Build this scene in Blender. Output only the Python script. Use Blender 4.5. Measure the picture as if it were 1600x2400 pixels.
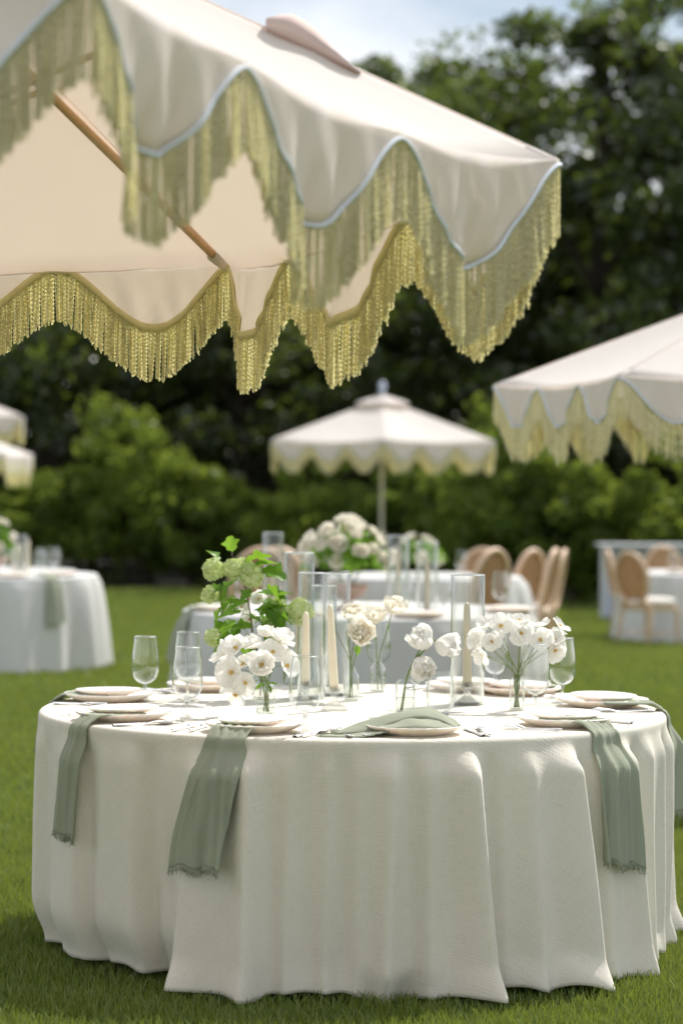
import bpy, math, random
import numpy as np
from mathutils import Vector, Matrix, Quaternion
C = bpy.context; S = C.scene; COL = S.collection
R_ = math.radians; PI = math.pi
for o in list(bpy.data.objects): bpy.data.objects.remove(o)

# ------------------------------------------------------------------ camera, sky, sun, exposure
F, PX, PY, EYE, ROLL = 6200.0, 800.0, 1107.0, 1.5, R_(0.4)
cr, sr = math.cos(ROLL), math.sin(ROLL)
cam = bpy.data.cameras.new('camera'); camo = bpy.data.objects.new('camera', cam); COL.objects.link(camo)
cam.sensor_fit = 'VERTICAL'; cam.sensor_height = 36; cam.sensor_width = 24; cam.lens = 93
cam.shift_y = -(1200 - PY) / 2400; cam.clip_start = .1; cam.clip_end = 900
camo.matrix_world = Matrix(((cr, -sr, 0, 0), (0, 0, -1, 0), (sr, cr, 0, EYE), (0, 0, 0, 1)))
cam.dof.use_dof = True; cam.dof.focus_distance = 7.75; cam.dof.aperture_fstop = 2.5; cam.dof.aperture_blades = 0
S.camera = camo
SUN_EL, SUN_AZ = R_(52), R_(40)          # azimuth measured from +Y (away from the camera) towards +X
W = bpy.data.worlds.new('World'); S.world = W; W.use_nodes = True
nt = W.node_tree; nt.nodes.clear(); N = nt.nodes.new; L = nt.links.new
sky = N('ShaderNodeTexSky'); sky.sky_type = 'NISHITA'; sky.sun_disc = False
sky.sun_elevation = SUN_EL; sky.sun_rotation = SUN_AZ; sky.air_density = 1.0; sky.dust_density = 1.2; sky.ozone_density = 1.0
tc = N('ShaderNodeTexCoord'); mp = N('ShaderNodeMapping'); mp.inputs['Scale'].default_value = (1, 1, 3.2); mp.inputs['Location'].default_value = (.35, .1, .2)
nz = N('ShaderNodeTexNoise'); nz.inputs['Scale'].default_value = 3.4; nz.inputs['Detail'].default_value = 7; nz.inputs['Roughness'].default_value = .55
rp = N('ShaderNodeValToRGB'); rp.color_ramp.elements[0].position = .36; rp.color_ramp.elements[1].position = .60
mx = N('ShaderNodeMix'); mx.data_type = 'RGBA'; mx.inputs[7].default_value = (11.5, 11.6, 11.9, 1)
bg = N('ShaderNodeBackground'); bg.inputs['Strength'].default_value = .072; out = N('ShaderNodeOutputWorld')
L(tc.outputs['Generated'], mp.inputs[0]); L(mp.outputs[0], nz.inputs['Vector']); L(nz.outputs[0], rp.inputs[0])
L(rp.outputs[0], mx.inputs[0]); L(sky.outputs[0], mx.inputs[6]); L(mx.outputs[2], bg.inputs[0]); L(bg.outputs[0], out.inputs[0])
sl = bpy.data.lights.new('sun', 'SUN'); sl.energy = 3.6; sl.angle = R_(.53); sl.color = (1, .96, .89)
so = bpy.data.objects.new('sun', sl); COL.objects.link(so)
sund = Vector((math.sin(SUN_AZ) * math.cos(SUN_EL), math.cos(SUN_AZ) * math.cos(SUN_EL), math.sin(SUN_EL)))
so.rotation_euler = sund.to_track_quat('Z', 'Y').to_euler()
S.view_settings.view_transform = 'Standard'; S.view_settings.look = 'None'; S.view_settings.exposure = .50; S.view_settings.gamma = 1
S.view_settings.use_curve_mapping = False
S.render.engine = 'CYCLES'
cy = S.cycles; cy.max_bounces = 16; cy.transparent_max_bounces = 48; cy.transmission_bounces = 12; cy.diffuse_bounces = 9; cy.glossy_bounces = 5
cy.caustics_reflective = False; cy.caustics_refractive = False; cy.sample_clamp_indirect = 6
cy.use_denoising = True; cy.denoiser = 'OPENIMAGEDENOISE'

K = 2400 / 2352
def U(px, py, Y):
    """photo pixel (1568 wide view) at depth Y -> world point"""
    u, v = px * K - PX, py * K - PY
    u, v = cr * u + sr * v, -sr * u + cr * v
    return Vector((u * Y / F, Y, EYE - v * Y / F))
def UP(px, py, z):
    u, v = px * K - PX, py * K - PY
    u, v = cr * u + sr * v, -sr * u + cr * v
    Y = (EYE - z) * F / v
    return Vector((u * Y / F, Y, z))
def PJ(p):
    u, v = F * p[0] / p[1], -F * (p[2] - EYE) / p[1]
    return ((PX + cr * u - sr * v) / K, (PY + sr * u + cr * v) / K)
def sstep(a, b, x):
    t = min(1, max(0, (x - a) / (b - a))); return t * t * (3 - 2 * t)
def ground(x, y): return -.32 * sstep(17, 31, y)

# ------------------------------------------------------------------ materials
def new_mat(name):
    m = bpy.data.materials.new(name); m.use_nodes = True; t = m.node_tree; t.nodes.clear()
    o = t.nodes.new('ShaderNodeOutputMaterial'); return m, t, o
def mix_sh(t, a, b, f):
    n = t.nodes.new('ShaderNodeMixShader')
    if isinstance(f, (int, float)): n.inputs[0].default_value = f
    else: t.links.new(f, n.inputs[0])
    t.links.new(a, n.inputs[1]); t.links.new(b, n.inputs[2]); return n.outputs[0]
def noise(t, scale, detail=3, rough=.5, coord='Object', stretch=None, w=None):
    c = t.nodes.new('ShaderNodeTexCoord'); n = t.nodes.new('ShaderNodeTexNoise')
    n.inputs['Scale'].default_value = scale; n.inputs['Detail'].default_value = detail; n.inputs['Roughness'].default_value = rough
    v = c.outputs[coord]
    if stretch:
        mpn = t.nodes.new('ShaderNodeMapping'); mpn.inputs['Scale'].default_value = stretch; t.links.new(v, mpn.inputs[0]); v = mpn.outputs[0]
    t.links.new(v, n.inputs['Vector']); return n.outputs[0]
def ramp(t, fac, c0, c1, p0=.3, p1=.7):
    r = t.nodes.new('ShaderNodeValToRGB'); r.color_ramp.elements[0].position = p0; r.color_ramp.elements[1].position = p1
    r.color_ramp.elements[0].color = (*c0, 1); r.color_ramp.elements[1].color = (*c1, 1); t.links.new(fac, r.inputs[0]); return r.outputs[0]
def bump(t, h, s, d=.002):
    b = t.nodes.new('ShaderNodeBump'); b.inputs['Strength'].default_value = s; b.inputs['Distance'].default_value = d
    t.links.new(h, b.inputs['Height']); return b.outputs[0]
def bsdf(t, kind, col=None, rough=None, normal=None):
    n = t.nodes.new(kind)
    if col is not None:
        if isinstance(col, tuple): n.inputs['Color'].default_value = (*col, 1)
        else: t.links.new(col, n.inputs['Color'])
    if rough is not None: n.inputs['Roughness'].default_value = rough
    if normal is not None: t.links.new(normal, n.inputs['Normal'])
    return n.outputs[0]
def pbr(name, c0, c1=None, rough=.6, nscale=8, bmp=0, bd=.002, bscale=None, metal=0, sss=0, spec=.5, stretch=None):
    m, t, o = new_mat(name); p = t.nodes.new('ShaderNodeBsdfPrincipled')
    f = noise(t, nscale, 4, stretch=stretch); c = ramp(t, f, c0, c1 or tuple(v * .85 for v in c0)); t.links.new(c, p.inputs['Base Color'])
    p.inputs['Roughness'].default_value = rough; p.inputs['Metallic'].default_value = metal; p.inputs['Specular IOR Level'].default_value = spec
    if sss:
        p.inputs['Subsurface Weight'].default_value = sss; p.inputs['Subsurface Radius'].default_value = (.02, .012, .006); p.inputs['Subsurface Scale'].default_value = .5
    if bmp: t.links.new(bump(t, noise(t, bscale or nscale * 6, 3, stretch=stretch), bmp, bd), p.inputs['Normal'])
    t.links.new(p.outputs[0], o.inputs[0]); return m
def fabric(name, diff, trans, f, weave=500, bs=.25, var=.93, attr=None):
    """woven cloth that lets light through"""
    m, t, o = new_mat(name)
    if attr: c = t.nodes.new('ShaderNodeAttribute'); c.attribute_name = attr; cv = c.outputs['Vector']
    else: c = t.nodes.new('ShaderNodeTexCoord'); cv = c.outputs['Object']
    hs = []
    for st in ((weave, weave * .09, weave * .05) if attr else (weave, weave * .05, weave * .05), (weave * .07, weave, 1) if attr else (weave * .05, weave * .05, weave)):
        mpn = t.nodes.new('ShaderNodeMapping'); mpn.inputs['Scale'].default_value = st; t.links.new(cv, mpn.inputs[0])
        n = t.nodes.new('ShaderNodeTexNoise'); n.inputs['Scale'].default_value = 1; n.inputs['Detail'].default_value = 2; t.links.new(mpn.outputs[0], n.inputs['Vector']); hs.append(n.outputs[0])
    ad = t.nodes.new('ShaderNodeMath'); ad.operation = 'ADD'; t.links.new(hs[0], ad.inputs[0]); t.links.new(hs[1], ad.inputs[1])
    nb = bump(t, ad.outputs[0], bs, .0015)
    col = ramp(t, noise(t, 5, 5, .6), tuple(v * var for v in diff), diff)
    if attr:
        mm = t.nodes.new('ShaderNodeMix'); mm.data_type = 'RGBA'; mm.blend_type = 'MULTIPLY'; mm.inputs[0].default_value = 1
        t.links.new(col, mm.inputs[6]); t.links.new(ramp(t, ad.outputs[0], (.955, .95, .935), (1.02, 1.02, 1.02), .7, 1.3), mm.inputs[7]); col = mm.outputs[2]
    a = bsdf(t, 'ShaderNodeBsdfDiffuse', col, normal=nb); b = bsdf(t, 'ShaderNodeBsdfTranslucent', trans)
    t.links.new(mix_sh(t, a, b, f), o.inputs[0]); return m
def leafmat(name, c0, c1, tr, f=.4, nscale=1.2, gloss=.05):
    m, t, o = new_mat(name)
    col = ramp(t, noise(t, nscale, 4, .7), c0, c1, .3, .7)
    a = bsdf(t, 'ShaderNodeBsdfDiffuse', col); b = bsdf(t, 'ShaderNodeBsdfTranslucent', tr)
    s = mix_sh(t, a, b, f); g = bsdf(t, 'ShaderNodeBsdfGlossy', (1, 1, 1), .35)
    t.links.new(mix_sh(t, s, g, gloss), o.inputs[0]); return m
def thin_glass(name, tint=(.985, .99, .988), pw=2.6, lo=.045, hi=.95, edge=(.40, .46, .42)):
    m, t, o = new_mat(name)
    lw = t.nodes.new('ShaderNodeLayerWeight'); lw.inputs[0].default_value = .5
    p = t.nodes.new('ShaderNodeMath'); p.operation = 'POWER'; p.inputs[1].default_value = pw; t.links.new(lw.outputs['Facing'], p.inputs[0])
    q = t.nodes.new('ShaderNodeMath'); q.operation = 'MULTIPLY_ADD'; q.inputs[1].default_value = hi; q.inputs[2].default_value = lo; t.links.new(p.outputs[0], q.inputs[0])
    p2 = t.nodes.new('ShaderNodeMath'); p2.operation = 'POWER'; p2.inputs[1].default_value = 7; t.links.new(lw.outputs['Facing'], p2.inputs[0])
    a = bsdf(t, 'ShaderNodeBsdfTransparent', ramp(t, p2.outputs[0], tint, edge, 0, 1)); b = bsdf(t, 'ShaderNodeBsdfGlossy', (.95, .97, .97), .02)
    t.links.new(mix_sh(t, a, b, q.outputs[0]), o.inputs[0]); return m
def solid_glass(name, ior=1.46):
    m, t, o = new_mat(name); g = t.nodes.new('ShaderNodeBsdfGlass'); g.inputs['IOR'].default_value = ior; g.inputs['Roughness'].default_value = .01
    g.inputs['Color'].default_value = (.98, .99, .985, 1); tr = bsdf(t, 'ShaderNodeBsdfTransparent', (.98, .99, .985))
    t.links.new(mix_sh(t, g.outputs[0], tr, .55), o.inputs[0]); return m

M = {}
M['canopy'] = fabric('canopy_fabric', (.89, .88, .87), (.98, .88, .80), .47, 900, .08, .97)
M['cloth'] = fabric('cream_linen', (.82, .78, .69), (.5, .45, .35), .05, 240, .9, .95, attr='flat')
M['cloth2'] = fabric('white_linen', (.70, .70, .685), (.45, .45, .42), .06, 240, .3, .95)
M['sage'] = fabric('sage_linen', (.46, .495, .39), (.42, .46, .32), .22, 300, .5, .88)
M['fringe'] = fabric('fringe_cord', (.84, .81, .60), (.95, .86, .42), .45, 300, .2, .9)
def cord(name, diff, trans):
    m, t, o = new_mat(name); col = ramp(t, noise(t, 60, 3), tuple(v * .9 for v in diff), diff)
    q = mix_sh(t, bsdf(t, 'ShaderNodeBsdfDiffuse', col), bsdf(t, 'ShaderNodeBsdfTranslucent', trans), .50)
    t.links.new(mix_sh(t, q, bsdf(t, 'ShaderNodeBsdfGlossy', (1, .98, .92), .28), .07), o.inputs[0]); return m
M['fringe'] = cord('silky_fringe_cord', (.97, .95, .84), (1.0, .92, .46))
M['braid'] = fabric('yellow_braid', (.90, .82, .52), (.95, .85, .45), .35, 300, .2, .9)
M['flap'] = fabric('blush_flap', (.80, .70, .66), (.8, .66, .6), .4, 500, .1)
M['piping'] = pbr('pale_blue_piping', (.74, .79, .86), (.68, .73, .81), .75, 60, .2)
M['wood'] = pbr('ash_wood', (.62, .40, .20), (.52, .32, .15), .45, 14, .1, stretch=(8, 8, 1))
M['pole'] = pbr('pale_pole', (.82, .78, .72), (.76, .71, .64), .45, 14)
M['finial'] = pbr('finial_enamel', (.55, .60, .72), (.5, .55, .68), .3, 10)
M['chairwood'] = pbr('honey_oak', (.78, .56, .39), (.68, .47, .31), .45, 10, .1, stretch=(6, 6, 1))
M['cane'] = fabric('cane_webbing', (.56, .36, .21), (.6, .38, .22), .25, 300, .3, .85)
M['cushion'] = pbr('ivory_cushion', (.80, .77, .72), (.74, .70, .64), .85, 12, .1)
M['plate'] = pbr('blush_stoneware', (.93, .86, .80), (.91, .83, .77), .30, 20, .05, spec=.4, sss=.3)
M['plate2'] = pbr('cream_stoneware', (.93, .89, .84), (.91, .87, .81), .30, 20, .05, spec=.4, sss=.3)
M['silver'] = pbr('polished_silver', (.93, .93, .93), (.86, .86, .87), .42, 120, .3, .0008, 260, metal=.65)
M['glass'] = thin_glass('clear_glass'); M['crystal'] = solid_glass('pressed_glass')
M['rim'] = leafmat('painted_rim_glint', (.80, .83, .82), (.86, .88, .87), (.8, .85, .83), .4, 30, .15)  # whitish colour paints the bright glint along the clear glass rims
M['hglass'] = thin_glass('cylinder_glass', (.98, .985, .98), 2.3, .04, .95, (.36, .43, .39))
M['water'] = thin_glass('vase_water', (.95, .97, .95), 3.0, .06, .8)
M['wax'] = pbr('ivory_wax', (.84, .77, .60), (.80, .72, .54), .5, 12, sss=.35)
M['wick'] = pbr('wick_cotton', (.75, .70, .6), None, .9)
M['petal'] = leafmat('white_petal', (.86, .855, .83), (.90, .895, .875), (.97, .96, .91), .48, 20, .01)
M['rose'] = leafmat('ivory_rose_petal', (.85, .82, .73), (.89, .87, .81), (.97, .93, .83), .48, 20, .02)
M['stamen'] = pbr('orange_stamen', (.90, .64, .16), (.80, .52, .10), .7, 300, .5, .003)
M['snow'] = leafmat('snowball_floret', (.50, .60, .24), (.72, .76, .52), (.70, .80, .30), .4, 30, .02)
M['leaf'] = leafmat('viburnum_leaf', (.07, .17, .02), (.12, .25, .04), (.30, .52, .04), .42, 25, .02)
M['stem'] = leafmat('green_stem', (.16, .24, .05), (.24, .33, .08), (.3, .4, .1), .2, 30)
M['twig'] = pbr('brown_twig', (.12, .06, .04), (.08, .04, .03), .7, 60)
M['terra'] = pbr('blush_compote', (.56, .38, .30), (.48, .32, .25), .6, 10)
M['bark'] = pbr('dark_bark', (.07, .055, .04), (.04, .032, .025), .95, 6, .6, .03, 14, stretch=(4, 4, .6))
M['barpaint'] = pbr('pale_blue_paint', (.52, .57, .72), (.47, .52, .68), .55, 6)
M['bargrey'] = pbr('grey_glass_panel', (.32, .34, .34), (.26, .28, .28), .3, 3)
M['barwhite'] = pbr('white_paint', (.62, .64, .68), (.55, .57, .62), .5, 5)
M['tree'] = leafmat('tree_leaf', (.016, .028, .009), (.038, .056, .016), (.19, .26, .04), .42, .9, .045)
M['tree2'] = leafmat('broad_tree_leaf', (.022, .038, .011), (.05, .072, .02), (.23, .31, .05), .42, .9, .045)
M['bush'] = leafmat('bush_leaf', (.05, .085, .016), (.12, .165, .035), (.36, .47, .065), .42, 1.6, .012)
M['soil'] = pbr('leaf_litter', (.035, .03, .02), (.02, .018, .012), .95, 3, .8, .03, 10)
def grassmat():
    m, t, o = new_mat('grass_blade')
    at = t.nodes.new('ShaderNodeAttribute'); at.attribute_name = 'rnd'
    r = t.nodes.new('ShaderNodeValToRGB'); e = r.color_ramp.elements
    e[0].color = (.07, .12, .018, 1); e[1].color = (.30, .30, .09, 1); e[1].position = 1
    x = e.new(.5); x.color = (.150, .225, .040, 1); x = e.new(.88); x.color = (.25, .29, .07, 1)
    t.links.new(at.outputs['Fac'], r.inputs[0])
    a = bsdf(t, 'ShaderNodeBsdfDiffuse', r.outputs[0]); b = bsdf(t, 'ShaderNodeBsdfTranslucent', (.30, .36, .05))
    s = mix_sh(t, a, b, .35); g = bsdf(t, 'ShaderNodeBsdfGlossy', (1, 1, 1), .4)
    t.links.new(mix_sh(t, s, g, .04), o.inputs[0]); return m
M['grass'] = grassmat()
def lawnmat():
    m, t, o = new_mat('lawn')
    c1 = ramp(t, noise(t, 60, 6, .7), (.078, .125, .024), (.175, .235, .052), .25, .75)
    c2 = ramp(t, noise(t, .9, 4, .6), (.72, .80, .7), (1.1, 1.0, 1.0), .3, .7)
    mm = t.nodes.new('ShaderNodeMix'); mm.data_type = 'RGBA'; mm.blend_type = 'MULTIPLY'; mm.inputs[0].default_value = 1
    t.links.new(c1, mm.inputs[6]); t.links.new(c2, mm.inputs[7])
    a = bsdf(t, 'ShaderNodeBsdfDiffuse', mm.outputs[2], normal=bump(t, noise(t, 120, 3, .7), .8, .03))
    t.links.new(a, o.inputs[0]); return m
M['lawn'] = lawnmat()

# ------------------------------------------------------------------ object helpers
def link(name, me, mat=None, parent=None, smooth=True):
    o = bpy.data.objects.new(name, me); COL.objects.link(o)
    if mat is not None and not me.materials: me.materials.append(mat)
    if parent is not None: o.parent = parent
    return o
def tag(o, label=None, cat=None, group=None, kind=None):
    if label: o['label'] = label
    if cat: o['category'] = cat
    if group: o['group'] = group
    if kind: o['kind'] = kind
    return o
def empty(name, loc, rz=0, label=None, cat=None, group=None):
    o = bpy.data.objects.new(name, None); COL.objects.link(o); o.location = loc; o.rotation_euler = (0, 0, rz); o.empty_display_size = .1
    return tag(o, label, cat, group)
def copy_tree(o, parent=None):
    c = o.copy(); COL.objects.link(c)
    if parent is not None: c.parent = parent
    for ch in list(o.children): copy_tree(ch, c)
    return c
class MB:
    def __init__(s): s.v = []; s.f = []
    def add(s, v, f):
        b = len(s.v); s.v += [tuple(p) for p in v]; s.f += [tuple(i + b for i in q) for q in f]; return s
    def mesh(s, name, mat=None, smooth=True):
        me = bpy.data.meshes.new(name); me.from_pydata(s.v, [], s.f)
        if smooth: me.polygons.foreach_set('use_smooth', [True] * len(me.polygons))
        if mat: me.materials.append(mat)
        me.update(); return me
    def build(s, name, mat, parent=None, smooth=True): return link(name, s.mesh(name, mat, smooth), None, parent)
    def grid(s, P, closed_u=False):
        """P[i][j] points"""
        nu, nv = len(P), len(P[0]); v = [p for r in P for p in r]; f = []
        for i in range(nu if closed_u else nu - 1):
            for j in range(nv - 1):
                a, b = i * nv + j, ((i + 1) % nu) * nv + j; f.append((a, b, b + 1, a + 1))
        return s.add(v, f)
    def lathe(s, prof, n=32, fr=None, ctr=(0, 0, 0)):
        P = []
        for i in range(n):
            a = 2 * PI * i / n; row = []
            for k, (r, z) in enumerate(prof):
                q = fr(a, r, z) if fr else (r, z)
                row.append((ctr[0] + q[0] * math.cos(a), ctr[1] + q[0] * math.sin(a), ctr[2] + q[1]))
            P.append(row)
        return s.grid(P, True)
    def tube(s, pts, rad, n=8, cap=True):
        pts = [Vector(p) for p in pts]; m = len(pts)
        rads = rad if isinstance(rad, (list, tuple)) else [rad] * m
        t0 = (pts[1] - pts[0]).normalized(); ref = Vector((0, 0, 1)) if abs(t0.z) < .9 else Vector((1, 0, 0))
        nrm = t0.cross(ref).normalized(); P = []
        for i, p in enumerate(pts):
            t = (pts[min(i + 1, m - 1)] - pts[max(i - 1, 0)]).normalized()
            nrm = (nrm - t * nrm.dot(t)).normalized(); b = t.cross(nrm)
            P.append([p + (nrm * math.cos(2 * PI * k / n) + b * math.sin(2 * PI * k / n)) * rads[i] for k in range(n)])
        b0 = len(s.v); v = [q for r in P for q in r]; f = []
        for i in range(m - 1):
            for k in range(n):
                a, c = i * n + k, i * n + (k + 1) % n; f.append((a, c, c + n, a + n))
        if cap: f.append(tuple(range(n))[::-1]); f.append(tuple((m - 1) * n + k for k in range(n)))
        return s.add(v, f)
    def box(s, a, b):
        x0, y0, z0 = a; x1, y1, z1 = b
        v = [(x0, y0, z0), (x1, y0, z0), (x1, y1, z0), (x0, y1, z0), (x0, y0, z1), (x1, y0, z1), (x1, y1, z1), (x0, y1, z1)]
        return s.add(v, [(0, 3, 2, 1), (4, 5, 6, 7), (0, 1, 5, 4), (1, 2, 6, 5), (2, 3, 7, 6), (3, 0, 4, 7)])
def cat(pts, n):
    """catmull-rom resample"""
    pts = [Vector(p) for p in pts]; Q = [pts[0] * 2 - pts[1]] + pts + [pts[-1] * 2 - pts[-2]]; out = []
    for i in range(n):
        x = i / (n - 1) * (len(pts) - 1); k = min(int(x), len(pts) - 2); t = x - k; a, b, c, d = Q[k:k + 4]
        out.append(.5 * ((2 * b) + (c - a) * t + (2 * a - 5 * b + 4 * c - d) * t * t + (3 * b - a - 3 * c + d) * t ** 3))
    return out
def solidify(o, th, off=0):
    m = o.modifiers.new('thickness', 'SOLIDIFY'); m.thickness = th; m.offset = off; return o
def np_mesh(name, V, Fq, mat, n=4, rnd=None):
    me = bpy.data.meshes.new(name); V = np.asarray(V, np.float32); Fq = np.asarray(Fq, np.int32)
    me.vertices.add(len(V)); me.vertices.foreach_set('co', V.ravel()); me.loops.add(Fq.size); me.loops.foreach_set('vertex_index', Fq.ravel())
    me.polygons.add(len(Fq)); me.polygons.foreach_set('loop_start', np.arange(len(Fq), dtype=np.int32) * n)
    if rnd is not None:
        a = me.attributes.new('rnd', 'FLOAT', 'POINT'); a.data.foreach_set('value', np.asarray(rnd, np.float32))
    me.materials.append(mat); me.update(calc_edges=True); return me

# ------------------------------------------------------------------ terrain
def terrain():
    ys = list(np.concatenate([np.linspace(-20, 12, 9), np.linspace(13, 34, 43), np.linspace(38, 90, 14), [150, 300, 600]]))
    xs = list(np.concatenate([[-400, -120, -50], np.linspace(-25, 25, 21), [50, 120, 400]]))
    mb = MB(); mb.grid([[(x, y, ground(x, y)) for y in ys] for x in xs]); me = mb.mesh('lawn', M['lawn'])
    o = link('lawn', me); tag(o, kind='structure')
    xs = np.linspace(-40, 40, 161); mb = MB()
    mb.grid([[(x, (39.4 - .36 * x if x > 0 else 40.6 - .12 * x) + .35 * math.sin(x * 1.7) * .4 + .2 * math.sin(x * 4.1), -.312), (x, 85, -.312)] for x in xs])
    tag(mb.build('soil_bed', M['soil']), kind='structure')
terrain()
TC = Vector((.04, 8.5, 0)); TR, TZ = 1.0, .74
def grass():
    rng = np.random.default_rng(4); Vs, Rs = [], []
    def zone(x0, x1, y0, y1, dens, h, w, soft=None):
        n = int((x1 - x0) * (y1 - y0) * dens); x = rng.uniform(x0, x1, n); y = rng.uniform(y0, y1, n)
        half = .155 * y + 1.9; keep = (np.abs(x) < half) & ((x - TC.x) ** 2 + (y - TC.y) ** 2 > .78 ** 2); x, y = x[keep], y[keep]; n = len(x)
        t = np.clip((y - 17) / 14, 0, 1); z = -.32 * t * t * (3 - 2 * t)
        clump = .5 + .5 * np.sin(x * 5.1 + 2 * np.sin(y * 3.3)) * np.sin(y * 4.7 + 1.5 * np.sin(x * 2.9))
        hh = h * rng.uniform(.55, 1.15, n) * (.8 + .35 * clump); a = rng.uniform(0, 2 * PI, n); lean = rng.uniform(.1, .8, n) * hh; la = rng.uniform(0, 2 * PI, n)
        wx, wy = np.cos(a) * w, np.sin(a) * w; lx, ly = np.cos(la) * lean, np.sin(la) * lean
        P = np.empty((n, 5, 3)); P[:, 0] = np.stack([x - wx, y - wy, z], 1); P[:, 1] = np.stack([x + wx, y + wy, z], 1)
        P[:, 2] = np.stack([x + wx * .8 + lx * .3, y + wy * .8 + ly * .3, z + hh * .6], 1); P[:, 3] = np.stack([x - wx * .8 + lx * .3, y - wy * .8 + ly * .3, z + hh * .6], 1)
        P[:, 4] = np.stack([x + lx, y + ly, z + hh], 1); Vs.append(P.reshape(-1, 3))
        patch = np.sin(x * 1.3 + 1.7 * np.sin(y * .9)) * np.sin(y * 1.1 + x * .4 + 2); r = np.clip(.44 + .16 * (clump - .5) + .10 * patch + rng.normal(0, .2, n) + (rng.random(n) < .06) * .5, 0, 1); Rs.append(np.repeat(r, 5))
    zone(-3.4, 3.4, 6.3, 11, 9000, .040, .0017); zone(-4.6, 4.6, 11, 18, 2200, .042, .003); zone(-8.4, 8.4, 18, 41, 420, .05, .006)
    V = np.concatenate(Vs); r = np.concatenate(Rs); n = len(V) // 5; b = np.arange(n)[:, None] * 5
    T = np.concatenate([b + np.array([0, 1, 2]), b + np.array([0, 2, 3]), b + np.array([3, 2, 4])], 1).reshape(-1, 3)
    tag(link('grass', np_mesh('grass', V, T, M['grass'], 3, r)), kind='stuff')
grass()

# ------------------------------------------------------------------ trees and shrubs
def leaf_quads(rng, P, size, up=.3, asp=.62):
    n = len(P); a = rng.normal(0, 1, (n, 3)); a[:, 2] -= .25; a /= np.linalg.norm(a, axis=1)[:, None]
    b = rng.normal(0, 1, (n, 3)); b -= a * (a * b).sum(1)[:, None]; b /= np.linalg.norm(b, axis=1)[:, None]
    s = size * rng.uniform(.6, 1.4, (n, 1)); a = a * s; b = b * s * asp
    V = np.empty((n, 4, 3)); V[:, 0] = P - a * .5; V[:, 1] = P + b * .5; V[:, 2] = P + a * .5; V[:, 3] = P - b * .5
    return V.reshape(-1, 3), (np.arange(n)[:, None] * 4 + np.arange(4))
def crown_points(rng, n, clumps, blob, cz, rx, rz, shape=1.0):
    """clumps scattered through an ellipsoid, more of them outside; leaves scattered round each"""
    d = rng.normal(0, 1, (clumps, 3)); d /= np.linalg.norm(d, axis=1)[:, None]; rad = rng.uniform(.25, 1, (clumps, 1)) ** .55
    wob = 1 + .22 * np.sin(d[:, :1] * 3.1 + d[:, 2:] * 4.3) + .15 * np.sin(d[:, 1:2] * 5.7 + 1)
    c = d * rad * wob * np.array([rx, rx, rz]); c[:, 2] += cz
    c[:, :2] *= np.clip(1.15 - shape * .35 * np.clip((c[:, 2:] - cz) / rz, -1, 1), .4, 1.4)
    w = rng.uniform(.4, 1.6, clumps); k = rng.choice(clumps, n, p=w / w.sum()); g = rng.normal(0, 1, (n, 3)); g /= np.linalg.norm(g, axis=1)[:, None]
    bs = blob * rng.uniform(.55, 1.25, clumps)[k][:, None]; p = c[k] + g * bs * rng.uniform(0, 1, (n, 1)) ** .45 * np.array([1.15, 1.15, .75]); return p, c
def make_tree(seed, h, rx, base, nleaf, leaf, mat, name='broadleaf_tree', clumps=150, blob=.62):
    rng = np.random.default_rng(seed); root = empty(name, (0, 0, 0)); cz = (h + base) / 2; rz = (h - base) / 2
    p, c = crown_points(rng, nleaf, clumps, blob, cz, rx, rz); V, Q = leaf_quads(rng, p, leaf)
    link('crown', np_mesh('crown', V, Q, mat), None, root)
    mb = MB(); r0 = .05 + h * .018
    mb.tube(cat([(0, 0, -.1), (.05, .03, h * .25), (-.08, .1, h * .5), (.05, 0, h * .86)], 14), [r0 * (1 - .8 * i / 13) for i in range(14)], 9)
    for k in range(16):
        q = c[rng.integers(len(c))]; z0 = max(base * .6, q[2] - rng.uniform(.8, 2)); mb.tube(cat([(0, 0, z0), (q[0] * .45, q[1] * .45, (z0 + q[2]) / 2 + .15), tuple(q)], 6), [r0 * .4 * (1 - .85 * i / 5) for i in range(6)], 5)
    mb.build('trunk', M['bark'], root); return root
def place(o, x, y, s=1, rz=0, sz=None, label=None, cat_=None, group=None):
    o.location = (x, y, ground(x, y) - .02); o.scale = (s, s, sz or s); o.rotation_euler = (0, 0, rz); tag(o, label, cat_, group); return o
TG = 'tall dark trees behind the lawn'
protoA = make_tree(3, 10.4, 2.75, 1.6, 24000, .17, M['tree'], clumps=140, blob=.60)
protoB = make_tree(8, 9.2, 3.1, 1.2, 24000, .18, M['tree2'], clumps=130, blob=.68)
protoC = make_tree(15, 8.0, 2.6, .9, 19000, .15, M['tree'], name='broadleaf_tree', clumps=110, blob=.6)
place(protoA, 4.5, 45.5, 1.14, .4, 1.06, 'tallest dark tree rising above the right of the fringed parasol, its top against the sky', 'tree', TG)
place(protoB, 7.6, 44.2, 1.05, 1.1, 1.22, 'dark tree at the far right edge reaching out of the top of the picture', 'tree', TG)
place(protoC, 1.35, 52, 1.25, 2.0, 1.30, 'paler rounded tree crown with a ragged top just left of the tallest tree', 'tree', TG)
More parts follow.
